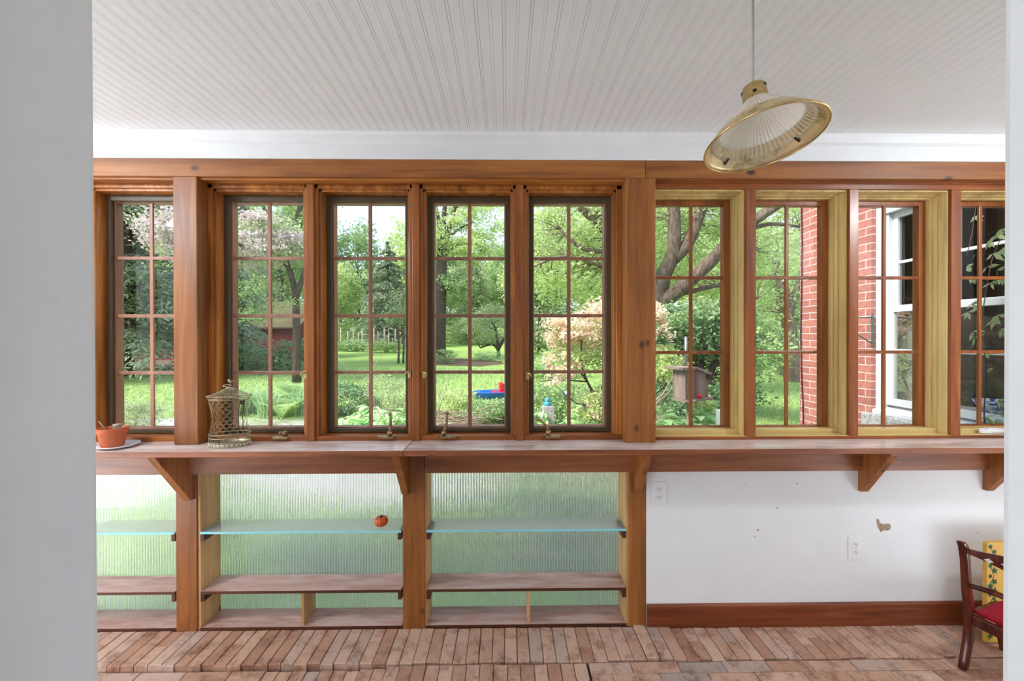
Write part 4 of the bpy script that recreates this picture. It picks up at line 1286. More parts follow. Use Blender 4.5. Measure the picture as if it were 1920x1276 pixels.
# grass blades
def grass(n):
    zd = RNG.uniform(2.6, 19, n) ** 1.0
    px = RNG.uniform(170, 1560, n)
    x = (px - 950) / F * zd; y = zd - D
    keep = np.ones(n, bool)
    keep &= ~((x < -.6) & (y > 1.75) & (y < 6.0 + .15 * RNG.normal(size=n)))
    keep &= ~((x > 2.85) & (y < 2.3))
    x, y = x[keep], y[keep]; m = len(x)
    z = -0.16 + np.maximum(0, y - 6) * .0165
    h = RNG.uniform(.03, .07, m) * (1 + (y < 2.2) * .8); w = RNG.uniform(.006, .012, m) * (1 + y / 14)
    a = RNG.uniform(0, 2 * PI, m); l = RNG.uniform(.01, .07, m); b = RNG.uniform(0, 2 * PI, m)
    p = np.stack([x, y, z], 1)
    s = np.stack([np.cos(a) * w, np.sin(a) * w, 0 * w], 1)
    t = np.stack([np.cos(b) * l, np.sin(b) * l, h], 1)
    return np.stack([p - s, p + s, p + s * .3 + t, p - s * .3 + t * .98], 1)
tag(quads_object('lawn_grass', M['grass_blade'], grass(90000)), 'short grass growing on the lawn outside the windows', 'grass', None, 'stuff')

# ------------------------------------------------------------------ brick house at the right
XW = 3.02
YC = YAT(1500, XW)                # far corner of the house
def house():
    o = thing('brick_house', 'red brick house wall with a white sash window at the right', 'house', (XW, 1.2, -.2))
    yo0, yo1 = .27, YAT(1640, XW) + .03
    zs0, zs1 = .80, 2.52
    m = MB(); th = .22
    m.box(XW, XW + th, yo1, YC, -.3, 4.6); m.box(XW, XW + th, .235, yo0, -.3, 4.6)
    m.box(XW, XW + th, yo0, yo1, -.3, zs0 - .1); m.box(XW, XW + th, yo0, yo1, zs1 + .16, 4.6)
    m.box(XW + th, XW + 6, YC - th, YC, -.3, 4.6)
    m.build('wall', M['brick_wall'], o)
    m = MB(); m.box(XW - .035, XW + th, yo0 - .03, yo1 + .06, zs0 - .1, zs0 + .02); m.build('stone_sill', M['granite'], o, False, .008)
    m = MB(); m.box(XW - .004, XW + th, yo0 - .05, yo1 + .08, zs1 + .02, zs1 + .16); m.build('stone_lintel', M['window_white'], o, False, .004)
    w = MB(); xf = XW + .035
    w.box(xf, xf + .1, yo1 - .07, yo1, zs0 + .02, zs1 + .02); w.box(xf, xf + .1, yo0, yo0 + .07, zs0 + .02, zs1 + .02)
    w.box(xf, xf + .1, yo0 + .07, yo1 - .07, zs1 - .08, zs1 + .02)
    w.prism([(xf - .03, zs0 + .02), (xf - .03, zs0 + .05), (xf + .1, zs0 + .10), (xf + .1, zs0 + .02)], yo0, yo1, 'y')
    w.box(xf + .018, xf + .1, yo1 - .09, yo1 - .07, zs0 + .1, zs1 - .08); w.box(xf + .018, xf + .1, yo0 + .07, yo0 + .09, zs0 + .1, zs1 - .08)
    fr = w.build('window_frame', M['window_white'], o, False, .004)
    a, b = yo0 + .09, yo1 - .09
    zm = 1.665
    def sash(x, z0, z1, nm, zmid):
        s = MB()
        s.box(x, x + .035, a, a + .04, z0, z1); s.box(x, x + .035, b - .04, b, z0, z1)
        s.box(x, x + .035, a + .04, b - .04, z0, z0 + .055); s.box(x, x + .035, a + .04, b - .04, z1 - .045, z1)
        ym = (a + b) / 2
        s.box(x + .006, x + .03, ym - .012, ym + .012, z0, z1); s.box(x + .006, x + .03, a, b, zmid - .011, zmid + .011)
        q = s.build('sash', M['window_white'], o, False, .003)
        g = MB(); g.add([(x + .018, a + .04, z0 + .04), (x + .018, b - .04, z0 + .04), (x + .018, b - .04, z1 - .04), (x + .018, a + .04, z1 - .04)], [(0, 1, 2, 3)])
        g.build('pane', M['house_pane'], q)
    sash(xf + .055, zm - .02, zs1 - .08, 'sash', 2.04)
    sash(xf + .02, zs0 + .10, zm + .025, 'sash', 1.34)
    m = MB(); m.add([(xf + .9, -.4, .3), (xf + .9, 2.4, .3), (xf + .9, 2.4, 3), (xf + .9, -.4, 3)], [(0, 1, 2, 3)])
    m.box(xf + .12, xf + .9, -.41, -.4, .3, 3); m.box(xf + .12, xf + .9, yo1 + .4, yo1 + .42, .3, 3); m.box(xf + .12, xf + .9, -.4, yo1 + .4, .28, .3); m.box(xf + .12, xf + .9, -.4, yo1 + .4, 3, 3.02)
    m.build('room_interior', M['dark_room'], o)
    m = MB(); n = 30
    vs = []
    for i in range(n + 1):
        y = b + .34 - .62 * i / n
        vs += [(xf + .16 + .012 * math.sin(i * 1.3), y, zs0 + .12), (xf + .16 + .012 * math.sin(i * 1.3), y, zm - .05), (xf + .164 + .012 * math.sin(i * 1.3), y, zs0 + .12), (xf + .164 + .012 * math.sin(i * 1.3), y, zm - .05)]
    m.add(vs, [f for i in range(n) for f in ((4 * i, 4 * i + 4, 4 * i + 5, 4 * i + 1), (4 * i + 2, 4 * i + 3, 4 * i + 7, 4 * i + 6))]); m.build('curtain', M['curtain'], o, True)
    # bowl on the inner sill
    bl = MB(); bl.lathe([(1e-4, 0), (.05, 0), (.055, .012), (.1, .05), (.125, .095), (.12, .095), (.095, .052), (1e-4, .02)], (xf + .25, .72, zs0 + .122), 40)
    m2 = MB(); m2.box(xf + .1, xf + .45, yo0 + .1, yo1 - .1, zs0 + .08, zs0 + .12); m2.build('inner_sill', M['window_white'], o)
    bw_ = bl.build('bowl', M['blue_white'], None, True); tag(bw_, 'blue and white bowl on the sill inside the house window', 'bowl')
    m = MB(); m.tube([(XW - .006, YC - .02 - .004 * k, -.1 + .25 * k + 0) for k in range(0, 3)] , .006, 6)
    pts = [P(px, py, P(px, py, 1).y) for px, py in ()]
    ys = YC - .035
    pts = [(XW - .012, ys - dy, z) for dy, z in ((.07, -.12), (.05, .2), (.028, .55), (.02, .8), (.0, 1.1), (-.008, 1.5), (.0, 1.9), (.006, 2.4), (-.004, 2.9), (.0, 3.6))]
    c = MB(); c.tube(pts, .006, 6); tag(c.build('cable', M['black'], None, True), 'black cable running down the brick house corner', 'cable')
    # bracket arm on the brick
    yb = YAT(1641, XW) + .02
    br = thing('wall_bracket', 'dark green iron bracket arm on the brick beside the house window', 'bracket', (XW - .01, yb, 1.5))
    m = MB(); m.box(XW - .012, XW, yb - .006, yb + .006, 1.38, 1.64); m.build('back_plate', M['green_metal'], br)
    m = MB(); m.tube([(XW - .015, yb, 1.61), (XW - .33, yb + .03, 1.6)], .006, 6); m.tube([(XW - .015, yb, 1.4), (XW - .33, yb + .03, 1.6)], .005, 6); m.build('arm', M['green_metal'], br, True)

def blue_white():
    m, nt, out = new_mat('blue_white_ceramic')
    v = coords(nt)
    n = nd(nt, 'ShaderNodeTexNoise', i_Scale=26.0, i_Detail=5.0)
    lk(nt, v, n.inputs['Vector'])
    c = ramp(nt, n.outputs['Fac'], [(0.47, (0.75, 0.78, 0.82)), (0.53, (0.06, 0.12, 0.42))])
    principled(nt, out, c, 0.15)
    return m
M['blue_white'] = blue_white()
house()

# ------------------------------------------------------------------ barn, fence and objects in the garden
def barn():
    zd = 25.0; y = zd - D
    xr = P(528, 640, y).x; xl = P(60, 640, y).x
    z0 = gz(0, y) - .1
    ze = P(528, 612, y).z; zr = P(500, 567, y + 2.2).z
    xg = P(556, 640, y + 4.4).x
    o = thing('barn', 'old red barn with a mossy plank roof behind the hemlock and shrubs', 'barn', ((xl + xr) / 2, y + 2, z0))
    m = MB()
    dx = .9
    m.prism([(y, z0), (y, ze), (y + 2.4, zr - .1), (y + 4.8, ze), (y + 4.8, z0)], xl, xr + dx, 'x'); m.build('wall', M['barn_red'], o)
    m = MB()
    for (ya, za, yb, zb_) in ((y - .25, ze - .12, y + 2.4, zr), (y + 5.05, ze - .12, y + 2.4, zr)):
        m.prism([(ya, za), (yb, zb_), (yb, zb_ + .09), (ya, za + .09)], xl - .2, xr + dx + .15, 'x')
    m.build('roof', M['barn_roof'], o)
    m = MB(); m.prism([(y - .25, ze - .2), (y + 2.4, zr - .08), (y + 2.4, zr + .06), (y - .25, ze - .06)], xr + dx + .15, xr + dx + .2, 'x'); m.build('rake_board', M['fence_wood'], o)
barn()

def fence():
    o = None
    for px in list(np.linspace(632, 768, 15)) :
        zd = 40 + RNG.uniform(-.8, .8)
        b = G(px + RNG.uniform(-3, 3), zd)
        h = RNG.uniform(1.7, 2.3)
        m = MB(); m.tube([(b.x, b.y, b.z - .1), (b.x + RNG.uniform(-.05, .05), b.y, b.z + h)], [.075, .06], 7)
        tag(m.build('fence_post', M['fence_wood'], None, True), 'tall grey wooden fence post at the far edge of the lawn', 'post', 'pasture fence posts beyond the lawn')
    a, c = G(632, 40), G(768, 40)
    m = MB()
    for h in (.5, 1.0, 1.5): m.tube([(a.x, a.y, a.z + h), (c.x, c.y, c.z + h)], .012, 5)
    tag(m.build('fence_wire', M['grey_metal'], None, True), 'thin wire strung between the far pasture fence posts', 'wire')
fence()

def boat():
    c = G(918, 10.3)
    o = thing('toy_boat', 'blue plastic boat shaped sandbox with a red seat on the lawn', 'toy boat', (c.x + .10, c.y, c.z + .012), math.radians(8))
    m = MB(); n = 48
    def ringp(s, z): 
        out = []
        for i in range(n):
            a = 2 * PI * i / n
            x = .62 * math.cos(a); y = .33 * math.sin(a) * (1 - .25 * max(0, -math.cos(a)))
            out.append((x * s, y * s, z))
        return out
    rings = [ringp(.7, 0), ringp(.84, .02), ringp(.97, .15), ringp(1.02, .17), ringp(1.0, .185), ringp(.9, .17), ringp(.8, .06), ringp(.001, .05)]
    vs = [p for r in rings for p in r]
    m.add(vs, [(i * n + j, i * n + (j + 1) % n, (i + 1) * n + (j + 1) % n, (i + 1) * n + j) for i in range(len(rings) - 1) for j in range(n)])
    m.build('hull', M['blue_plastic'], o, True, local=True)
    m = MB(); m.box(.10, .30, -.17, .17, .1, .2); m.box(.15, .27, -.16, .16, .2, .40); m.build('seat', M['red_plastic'], o, False, .03, local=True, seg=3)
    m = MB(); m.box(-.02, .06, -.2, .2, .12, .19); m.build('bench', M['red_plastic'], o, False, .02, local=True)
boat()

def granite_post():
    zd = 5.3
    c = G(1027.5, zd); k = zd / F
    w = 11 * k
    zt_ = P(1027, 760, zd - D).z
    m = MB(); vs = []; n = 8
    prof = [(1.02, c.z - .05), (1.0, c.z + .2), (.98, c.z + .45), (.97, zt_ - .012), (.93, zt_)]
    rr = random.Random(4)
    pl = [(-1, -1), (0, -1.03), (1, -1), (1.03, 0), (1, 1), (0, 1.03), (-1, 1), (-1.03, 0)]
    for s, z in prof:
        for a, b in pl: vs.append((c.x + a * w * s * rr.uniform(.96, 1.03), c.y + b * w * s * rr.uniform(.96, 1.03), z))
    m.add(vs, [(i * n + j, i * n + (j + 1) % n, (i + 1) * n + (j + 1) % n, (i + 1) * n + j) for i in range(4) for j in range(n)] + [tuple(4 * n + j for j in range(n)), tuple(range(n))])
    tag(m.build('granite_post', M['granite'], None, False, .006), 'rough grey granite post standing among hostas outside the fifth window', 'post')
    m = MB(); r = 7.2 * k
    m.lathe([(1e-4, 0), (r * .93, 0), (r, r * .2), (r * 1.0, r * .75), (r * .9, r * .9), (r * .68, r * .95), (r * .74, r * 1.1), (r * .76, r * 1.5), (r * .66, r * 1.85), (r * .42, r * 2.1), (1e-4, r * 2.2)], (c.x - .005, c.y, zt_ + .001), 28)
    tag(m.build('glass_insulator', M['teal_glass'], None, True), 'teal glass insulator sitting on top of the granite post', 'insulator')
    # small blue and white feeder hanging in the pink shrub
    p = P(1062, 733, 3.6)
    o = thing('hanging_feeder', 'small white and blue feeder hanging in the pink leaved shrub', 'bird feeder', p)
    m = MB(); m.lathe([(1e-4, 0), (.02, 0), (.022, -.02), (.022, -.05), (1e-4, -.052)], (0, 0, 0), 16); m.build('bottle', M['ceramic'], o, True, local=True)
    m = MB(); m.lathe([(1e-4, -.05), (.03, -.052), (.034, -.06), (.02, -.072), (1e-4, -.073)], (0, 0, 0), 16); m.build('feeding_dish', M['blue_plastic'], o, True, local=True)
    m = MB(); m.tube([(0, 0, 0), (.01, .0, .12), (.03, .02, .28)], .002, 5); m.build('wire', M['grey_metal'], o, local=True)
granite_post()

def bird_feeder():
    zd = 3.1; y = zd - D; k = zd / F
    c = P(1294, 724, y)
    o = thing('bird_feeder', 'weathered wooden bird feeder with slanted roof on a post outside the sixth window', 'bird feeder', c, math.radians(26))
    s = k
    m = MB()
    # roof: high on the left, sloping to the right
    T = Matrix.Identity(4)
    m.prism([(-42 * s, 33 * s), (-2 * s, 33 * s), (38 * s, 21 * s), (38 * s, 26 * s), (-2 * s, 38 * s), (-42 * s, 38 * s)], -18 * s, 20 * s, 'y'); m.build('roof', M['feeder_wood'], o, False, .003, local=True)
    m = MB(); m.prism([(40 * s, 8 * s), (58 * s, 1 * s), (58 * s, 4 * s), (40 * s, 12 * s)], -10 * s, 20 * s, 'y'); m.build('side_roof', M['feeder_wood'], o, False, .002, local=True)
    m = MB(); m.prism([(-30 * s, -21 * s), (26 * s, -21 * s), (26 * s, 24.5 * s), (-2 * s, 33 * s), (-30 * s, 33 * s)], -14 * s, 14 * s, 'y')
    m.build('body', M['feeder_wood'], o, False, .002, local=True)
    m = MB(); m.box(30 * s, 40 * s, -8 * s, 14 * s, -21 * s, 12 * s); m.build('seed_hopper', M['feeder_wood'], o, False, .002, local=True)
    m = MB(); m.box(-32 * s, 44 * s, -17 * s, 17 * s, -26 * s, -21.2 * s); m.build('tray', M['feeder_wood'], o, False, .002, local=True)
    m = MB(); m.box(-40 * s, -8 * s, -20 * s, -15 * s, -27.5 * s, -23 * s); m.build('landing_stick', M['fence_wood'], o, False, .004, local=True)
    m = MB(); m.box(-22 * s, -13 * s, -14.6 * s, -13.8 * s, 4 * s, 5.5 * s, rot('Y', 22)); m.build('slot', M['dark_room'], o, local=True)
    m = MB(); m.lathe([(1e-4, 0), (3.4 * s, 0), (3.8 * s, 6 * s), (4 * s, 7 * s), (1e-4, 7 * s)], (6 * s, -16 * s, -21 * s), 12); m.build('cap', M['red_plastic'], o, True, local=True)
    m = MB(); m.tube([(2 * s, 3 * s, -26 * s), (2 * s, 3 * s, gz(0, y) - c.z - .05)], .022, 8); m.build('post', M['feeder_wood'], o, True, local=True)
    m = MB(); m.tube([(3 * s, 12 * s, 33 * s), (3.2 * s, 12 * s, 94 * s)], .012, 8); m.build('rod', M['grey_metal'], o, True, local=True)
bird_feeder()
c = G(1353, 4.9)
m = MB(); zt_ = P(1353, 768, 4.9 - D).z; m.box(c.x - .05, c.x + .06, c.y - .05, c.y + .05, c.z - .02, zt_)
tag(m.build('marker_stone', M['window_white'], None, False, .008), 'white square marker stone among hostas right of the bird feeder', 'stone')
m = MB(); c = G(712, 7.2); m.ball((c.x, c.y, c.z + .14), .24, 1.1, .8, .75)
tag(m.build('garden_rock', M['granite'], None, True), 'pale rounded rock among the plants outside the third window', 'rock')

# plant hook outside the rightmost window
hk = thing('plant_hook', 'black curled iron plant hook outside the rightmost window', 'hook', P(1840, 487, .62))
m = MB(); p = P(1835, 487, .62); r = .016
pts = [p + Vector((.085 * k / 5, 0, -.002)) for k in range(12, -1, -1)]
pts += [p + Vector((-.018 + r * math.cos(a) * .9, 0, r + r * math.sin(a) - .002 + .002)) for a in [-PI / 2 - 2 * PI * i / 24 * .86 for i in range(1, 24)]]
m.tube(pts, .0035, 6); m.build('hook_rod', M['black'], hk, True)

# ------------------------------------------------------------------ trees
def TP(px, py, zd): return P(px, py, zd - D)

# hemlocks outside the first window
def conifer(label, px, zd, r, py_top, py_low, mat, count, size, name='hemlock_tree', group=None, droop=.6, layers=16):
    b = G(px, zd)
    top = TP(px, py_top, zd)
    lowz = TP(px, py_low, zd).z
    o = thing(name, label, 'tree', b, group=group)
    mb = MB(); limb(mb, [b - Vector((0, 0, .2)), b + Vector((.05, 0, (top.z - b.z) / 2)), Vector((b.x, b.y, top.z))], .26 * r / 3, .03, 9)
    mb.build('trunk', M['bark_dark'], o, True)
    bm_ = MB(); cs = []; ds = []
    for L in range(layers):
        t = L / (layers - 1)
        z0_ = lowz + (top.z - lowz) * t
        rr = r * (1 - t) ** .75 * RNG.uniform(.8, 1.1) + .15
        nb = 9
        for k in range(nb):
            z = z0_ + RNG.uniform(-.6, .6) * (top.z - lowz) / layers
            a = 2 * PI * (k + .5 * (L % 2)) / nb + RNG.uniform(-.25, .25)
            d = np.array([math.cos(a), math.sin(a), 0])
            l = rr * RNG.uniform(.8, 1.1)
            p0 = np.array([b.x, b.y, z + .2 * l]); p1 = p0 + d * l * .55 + np.array([0, 0, .04 * l]); p2 = p0 + d * l + np.array([0, 0, -.28 * l])
            limb(bm_, [p0, p1, p2], .03, .008, 5, 0, 2)
            m = int(count / (layers * nb) * (.4 + 1.6 * (1 - t)))
            u = RNG.uniform(.12, 1.05, m)[:, None]
            base = p0 * (1 - u) ** 2 + 2 * (p1 + [0, 0, .08 * l]) * u * (1 - u) + p2 * u ** 2
            side = np.cross(d, [0, 0, 1])
            sp = RNG.normal(size=(m, 1)) * .2 * l * (1.1 - u * .6)
            base = base + side * sp + np.array([0, 0, -1]) * (np.abs(sp) * .35 + RNG.exponential(.05 * l, size=(m, 1)))
            cs.append(base); ds.append(d * .8 + side * np.sign(sp) * .7 + np.zeros((m, 3)))
    bm_.build('branches', M['bark_dark'], o, True)
    c = np.concatenate(cs); d = np.concatenate(ds)
    quads_object('foliage', M[mat], leaves(c, size, .32, 1.2, droop, d), o)
    return o
conifer('grey green hemlock tree outside the leftmost window', 232, 15.5, 3.6, -250, 632, 'needle', 52000, .24)
conifer('darker hemlock tree standing behind the left timber post', 350, 19.0, 3.6, -150, 640, 'needle', 34000, .26)
conifer('tall hemlock tree at the far left, cut by the doorway edge', 150, 18.0, 4.0, -300, 560, 'needle', 18000, .24)
conifer('grey green pine behind the pasture fence', 728, 44, 4.2, 462, 640, 'needle_dark', 12000, .42, 'pine_tree', layers=14)
conifer('hemlock with thin hanging branches in front of the red barn', 425, 20.5, 2.1, 400, 640, 'needle', 7000, .2, layers=12)

# blossoming crabapple across the first and second window
b = G(556, 13.5)
tree('crabapple_tree', 'crabapple tree with pale pink blossom outside the second window', 'tree', b,
     [([b, TP(556, 620, 13.5), TP(552, 540, 13.5), TP(530, 470, 13.4)], .15, .07), ([TP(554, 560, 13.5), TP(580, 480, 13.5), TP(600, 380, 13.5)], .10, .05),
      ([TP(540, 500, 13.5), TP(480, 430, 13.2), TP(440, 360, 13.0)], .08, .04), ([TP(535, 490, 13.5), TP(440, 470, 13), TP(340, 420, 12.8)], .07, .03)],
     [('blossom', 'blossom', TP(455, 455, 13), (2.3, 1.4, .85), 8500, .085, dict(clumps=80, cr=.13, aspect=.9)),
      ('blossom', 'blossom', TP(335, 415, 13), (.95, 1.1, 1.0), 4200, .085, dict(clumps=30, cr=.2, aspect=.9)),
      ('foliage', 'leaf_olive', TP(470, 460, 13.2), (2.3, 1.3, 1.0), 5500, .10, dict(clumps=80, cr=.14, tw=False)),
      ('foliage', 'leaf_mid', TP(340, 450, 13.2), (1.0, 1.1, 1.2), 2200, .10, dict(clumps=30, cr=.2, tw=False)),
      ('foliage', 'leaf_mid', TP(500, 560, 13.4), (1.3, 1.0, .8), 1500, .10, dict(clumps=30, cr=.2, tw=False))], 'bark_dark')

# grey limbed tree behind the second window
b = G(520, 29)
tree('shade_tree', 'tall grey limbed shade tree rising behind the barn', 'tree', b,
     [([b, TP(524, 560, 29), TP(520, 460, 29), TP(470, 330, 29)], .32, .1), ([TP(521, 480, 29), TP(560, 400, 29), TP(585, 300, 29)], .26, .1), ([TP(500, 430, 29), TP(440, 390, 28), TP(380, 330, 28)], .16, .06)],
     [('foliage', 'leaf_lime', TP(500, 400, 29), (4.6, 3.0, 3.6), 12000, .24, dict(clumps=90, cr=.13)),
      ('foliage', 'leaf_mid', TP(550, 470, 29), (2.6, 2.0, 2.6), 5000, .24, dict(clumps=40, cr=.16))], 'bark', tw=.03)

# big single trunk in the fourth window
zd = 24.0; b = G(824, zd)
tree('shade_tree', 'tall tree with a thick dark trunk in the fourth window', 'tree', b,
     [([b - Vector((0, 0, .2)), TP(824, 640, zd), TP(826, 560, zd), TP(829, 470, zd), TP(830, 440, zd)], .42, .27),
      ([TP(829, 470, zd), TP(845, 420, zd), TP(868, 330, zd)], .2, .08), ([TP(829, 450, zd), TP(833, 400, zd), TP(838, 320, zd)], .2, .08),
      ([TP(829, 455, zd), TP(820, 400, zd), TP(812, 350, zd)], .14, .05), ([TP(832, 478, zd), TP(862, 465, zd), TP(905, 470, zd)], .08, .03),
      ([TP(830, 525, zd), TP(850, 520, zd), TP(872, 540, zd)], .08, .03), ([TP(835, 450, zd), TP(862, 428, zd), TP(885, 418, zd)], .1, .03)],
     [('foliage', 'leaf_lime', TP(825, 440, zd), (1.6, 1.4, 1.3), 2600, .17, dict(clumps=34, cr=.2)),
      ('foliage', 'leaf_lime', TP(880, 470, zd), (1.6, 1.4, .9), 2600, .17, dict(clumps=34, cr=.2)),
      ('foliage', 'leaf_lime', TP(860, 395, zd), (1.2, 1.4, 1.2), 1500, .17, dict(clumps=24, cr=.2)),
      ('foliage', 'leaf_mid', TP(858, 535, zd), (1.1, 1.2, .9), 1900, .17, dict(clumps=24, cr=.2)),
      ('foliage', 'leaf_lime', TP(925, 430, zd), (1.7, 1.4, 1.7), 2600, .17, dict(clumps=34, cr=.16, tw=False))], 'bark_dark', tw=.02)

# low spreading orchard tree
zd = 27; b = G(935, zd)
tree('orchard_tree', 'low spreading orchard tree with dark limbs at the far lawn edge', 'tree', b,
     [([b, TP(934, 655, zd), TP(922, 645, zd), TP(900, 652, zd)], .16, .05), ([TP(934, 655, zd), TP(930, 620, zd), TP(915, 585, zd)], .13, .04), ([TP(934, 655, zd), TP(950, 625, zd), TP(965, 600, zd)], .13, .04)],
     [('foliage', 'leaf_olive', TP(925, 610, zd), (1.9, 1.6, 1.3), 4200, .15, dict(clumps=60, cr=.16))], 'bark_dark', tw=.02)
# young trees at the lawn edge in the third window
for px, lb in ((747, 'left one of two thin young trees by the right edge of the third window'), (756, 'right one of two thin young trees by the right edge of the third window')):
    zd = 22; b = G(px, zd)
    tree('young_tree', lb, 'tree', b, [([b, TP(px + 1, 640, zd), TP(px - 3, 590, zd), TP(px + 4, 540, zd)], .07, .03), ([TP(px, 640, zd), TP(px + 10, 610, zd), TP(px + 14, 570, zd)], .05, .02)],
         [('foliage', 'leaf_olive', TP(px, 580, zd), (1.0, .9, 1.2), 900, .14, dict(clumps=30, cr=.2))], 'bark', tw=.012)

# the large maple spread over the fifth to seventh window
zd = 9.6; b = G(1222, zd)
LM = [([b - Vector((0, 0, .2)), TP(1218, 700, zd), TP(1218, 640, zd), TP(1224, 570, zd), TP(1236, 520, zd)], .40, .27),
      ([TP(1232, 540, zd), TP(1256, 490, zd), TP(1264, 460, zd), TP(1263, 380, zd), TP(1262, 300, zd)], .19, .13),
      ([TP(1262, 486, zd), TP(1290, 455, zd), TP(1312, 400, zd), TP(1335, 330, zd)], .16, .12),
      ([TP(1226, 580, zd), TP(1270, 545, 9.3), TP(1322, 500, 9.0), TP(1380, 440, 8.7), TP(1440, 395, 8.5), TP(1500, 360, 8.4)], .19, .09),
      ([TP(1226, 560, zd), TP(1180, 480, 9.3), TP(1135, 432, 9.1), TP(1100, 400, 9.0), TP(1075, 375, 9.0)], .17, .06),
      ([TP(1135, 432, 9.1), TP(1118, 390, 9.1), TP(1105, 340, 9.1)], .09, .04), ([TP(1170, 470, 9.3), TP(1120, 472, 9), TP(1085, 462, 8.8), TP(1050, 430, 8.8)], .06, .03),
      ([TP(1240, 560, zd), TP(1300, 545, 9.3), TP(1360, 535, 9.2), TP(1420, 560, 9)], .07, .03), ([TP(1322, 500, 9.0), TP(1360, 480, 9), TP(1410, 470, 9)], .06, .03),
      ([TP(1380, 440, 8.7), TP(1440, 420, 8.6), TP(1500, 425, 8.5)], .06, .03), ([TP(1130, 500, 9), TP(1060, 480, 8.8), TP(1000, 500, 8.6)], .04, .02)]
tree('maple_tree', 'large old maple with forking grey limbs seen through the fifth, sixth and seventh windows', 'tree', b, LM,
     [('foliage', 'leaf_lime', TP(1070, 420, 9.8), (1.5, 1.6, .9), 6500, .085, dict(clumps=110, cr=.13)),
      ('foliage', 'leaf_lime', TP(1060, 510, 10.2), (1.2, 1.4, .8), 4500, .085, dict(clumps=80, cr=.15)),
      ('foliage', 'leaf_lime', TP(1290, 420, 10.8), (1.6, 1.3, 1.1), 6500, .085, dict(clumps=110, cr=.13)),
      ('foliage', 'leaf_lime', TP(1330, 520, 10.4), (1.3, 1.0, .7), 3600, .085, dict(clumps=70, cr=.15)),
      ('foliage', 'leaf_lime', TP(1460, 440, 9.6), (1.1, 1.4, 1.1), 5200, .085, dict(clumps=90, cr=.14)),
      ('foliage', 'leaf_lime', TP(1180, 360, 9.6), (2.4, 2.0, .8), 4000, .085, dict(clumps=90, cr=.13))], 'bark', tw=.010)

# dense green maple behind the bird feeder
zd = 7.6; b = G(1330, zd)
tree('maple_tree', 'dense low green maple behind the bird feeder', 'tree', b,
     [([b, TP(1325, 720, zd), TP(1300, 660, zd), TP(1270, 600, zd)], .07, .03), ([TP(1325, 720, zd), TP(1350, 660, zd), TP(1390, 600, zd)], .07, .03), ([TP(1315, 690, zd), TP(1330, 640, zd), TP(1360, 590, zd)], .05, .02)],
     [('foliage', 'leaf_deep', TP(1310, 625, zd), (1.1, .9, .55), 6500, .075, dict(clumps=90, cr=.16)),
      ('foliage', 'leaf_deep', TP(1355, 700, zd + .5), (.7, .8, .75), 4200, .075, dict(clumps=60, cr=.18)),
      ('foliage', 'leaf_mid', TP(1300, 590, zd), (1.2, .9, .35), 2600, .075, dict(clumps=60, cr=.16)),
      ('foliage', 'leaf_deep', TP(1260, 690, zd + .6), (.8, .6, .6), 2800, .075, dict(clumps=50, cr=.18)),
      ('foliage', 'leaf_mid', TP(1430, 650, zd - .6), (.35, .6, .55), 1700, .07, dict(clumps=30, cr=.2, tw=False))], 'bark_dark', tw=.008)

# two trunks in the seventh window
zd = 13.5; b = G(1492, zd)
tree('shade_tree', 'thick leaning trunk beside the brick house corner in the seventh window', 'tree', b,
     [([b - Vector((0, 0, .2)), TP(1487, 690, zd), TP(1480, 640, zd), TP(1478, 590, zd), TP(1468, 540, zd), TP(1450, 480, zd)], .36, .12), ([TP(1478, 660, zd), TP(1446, 640, zd), TP(1420, 630, zd), TP(1380, 600, zd)], .1, .04),
      ([TP(1478, 590, zd), TP(1500, 520, zd), TP(1520, 430, zd)], .14, .06)],
     [('foliage', 'leaf_mid', TP(1450, 500, zd), (1.9, 1.4, 1.2), 4200, .11, dict(clumps=80, cr=.16)), ('foliage', 'leaf_lime', TP(1430, 590, zd + 1), (1.0, 1.2, .8), 1800, .11, dict(clumps=40, cr=.18))], 'bark', tw=.012)
zd = 15.5; b = G(1466, zd)
tree('shade_tree', 'slimmer upright trunk left of the leaning one in the seventh window', 'tree', b,
     [([b - Vector((0, 0, .2)), TP(1467, 640, zd), TP(1464, 590, zd), TP(1456, 520, zd), TP(1440, 430, zd)], .17, .09), ([TP(1467, 650, zd), TP(1430, 655, zd), TP(1390, 640, zd)], .06, .02)],
     [('foliage', 'leaf_lime', TP(1440, 480, zd), (1.8, 1.5, 1.6), 3000, .12, dict(clumps=60, cr=.17))], 'bark', tw=.012)

# the wood behind the lawn: three grown prototypes, copied along the far edge
def wood_proto(mat, seed, h, narrow):
    base = Vector((0, 0, 0))
    limbs = [([Vector((0, 0, -.3)), Vector((.1, 0, h * .3)), Vector((-.1, .1, h * .65)), Vector((.2, 0, h * .95))], .22, .05),
             ([Vector((0, 0, h * .35)), Vector((h * .1, .3, h * .55)), Vector((h * .16, .3, h * .75))], .1, .03), ([Vector((0, 0, h * .42)), Vector((-h * .1, -.2, h * .6)), Vector((-h * .15, 0, h * .8))], .1, .03)]
    return tree('woodland_tree', 'x', 'tree', base, limbs,
                [('foliage', mat, (0, 0, h * .66), (h * .24 * narrow, h * .2, h * .34), 5200, .42, dict(clumps=80, cr=.14, shell=.3)),
                 ('foliage', mat, (0, 0, h * .3), (h * .2 * narrow, h * .16, h * .22), 1300, .4, dict(clumps=40, cr=.2)), ('foliage', mat, (0, 0, h * .11), (h * .3, h * .2, h * .12), 1500, .4, dict(clumps=40, cr=.25, tw=False))], 'bark', 'woodland trees beyond the lawn', tw=.035)
protos = [wood_proto('leaf_lime', 1, 15, 1.0), wood_proto('leaf_mid', 2, 17, .9), wood_proto('leaf_olive', 3, 13, 1.15)]
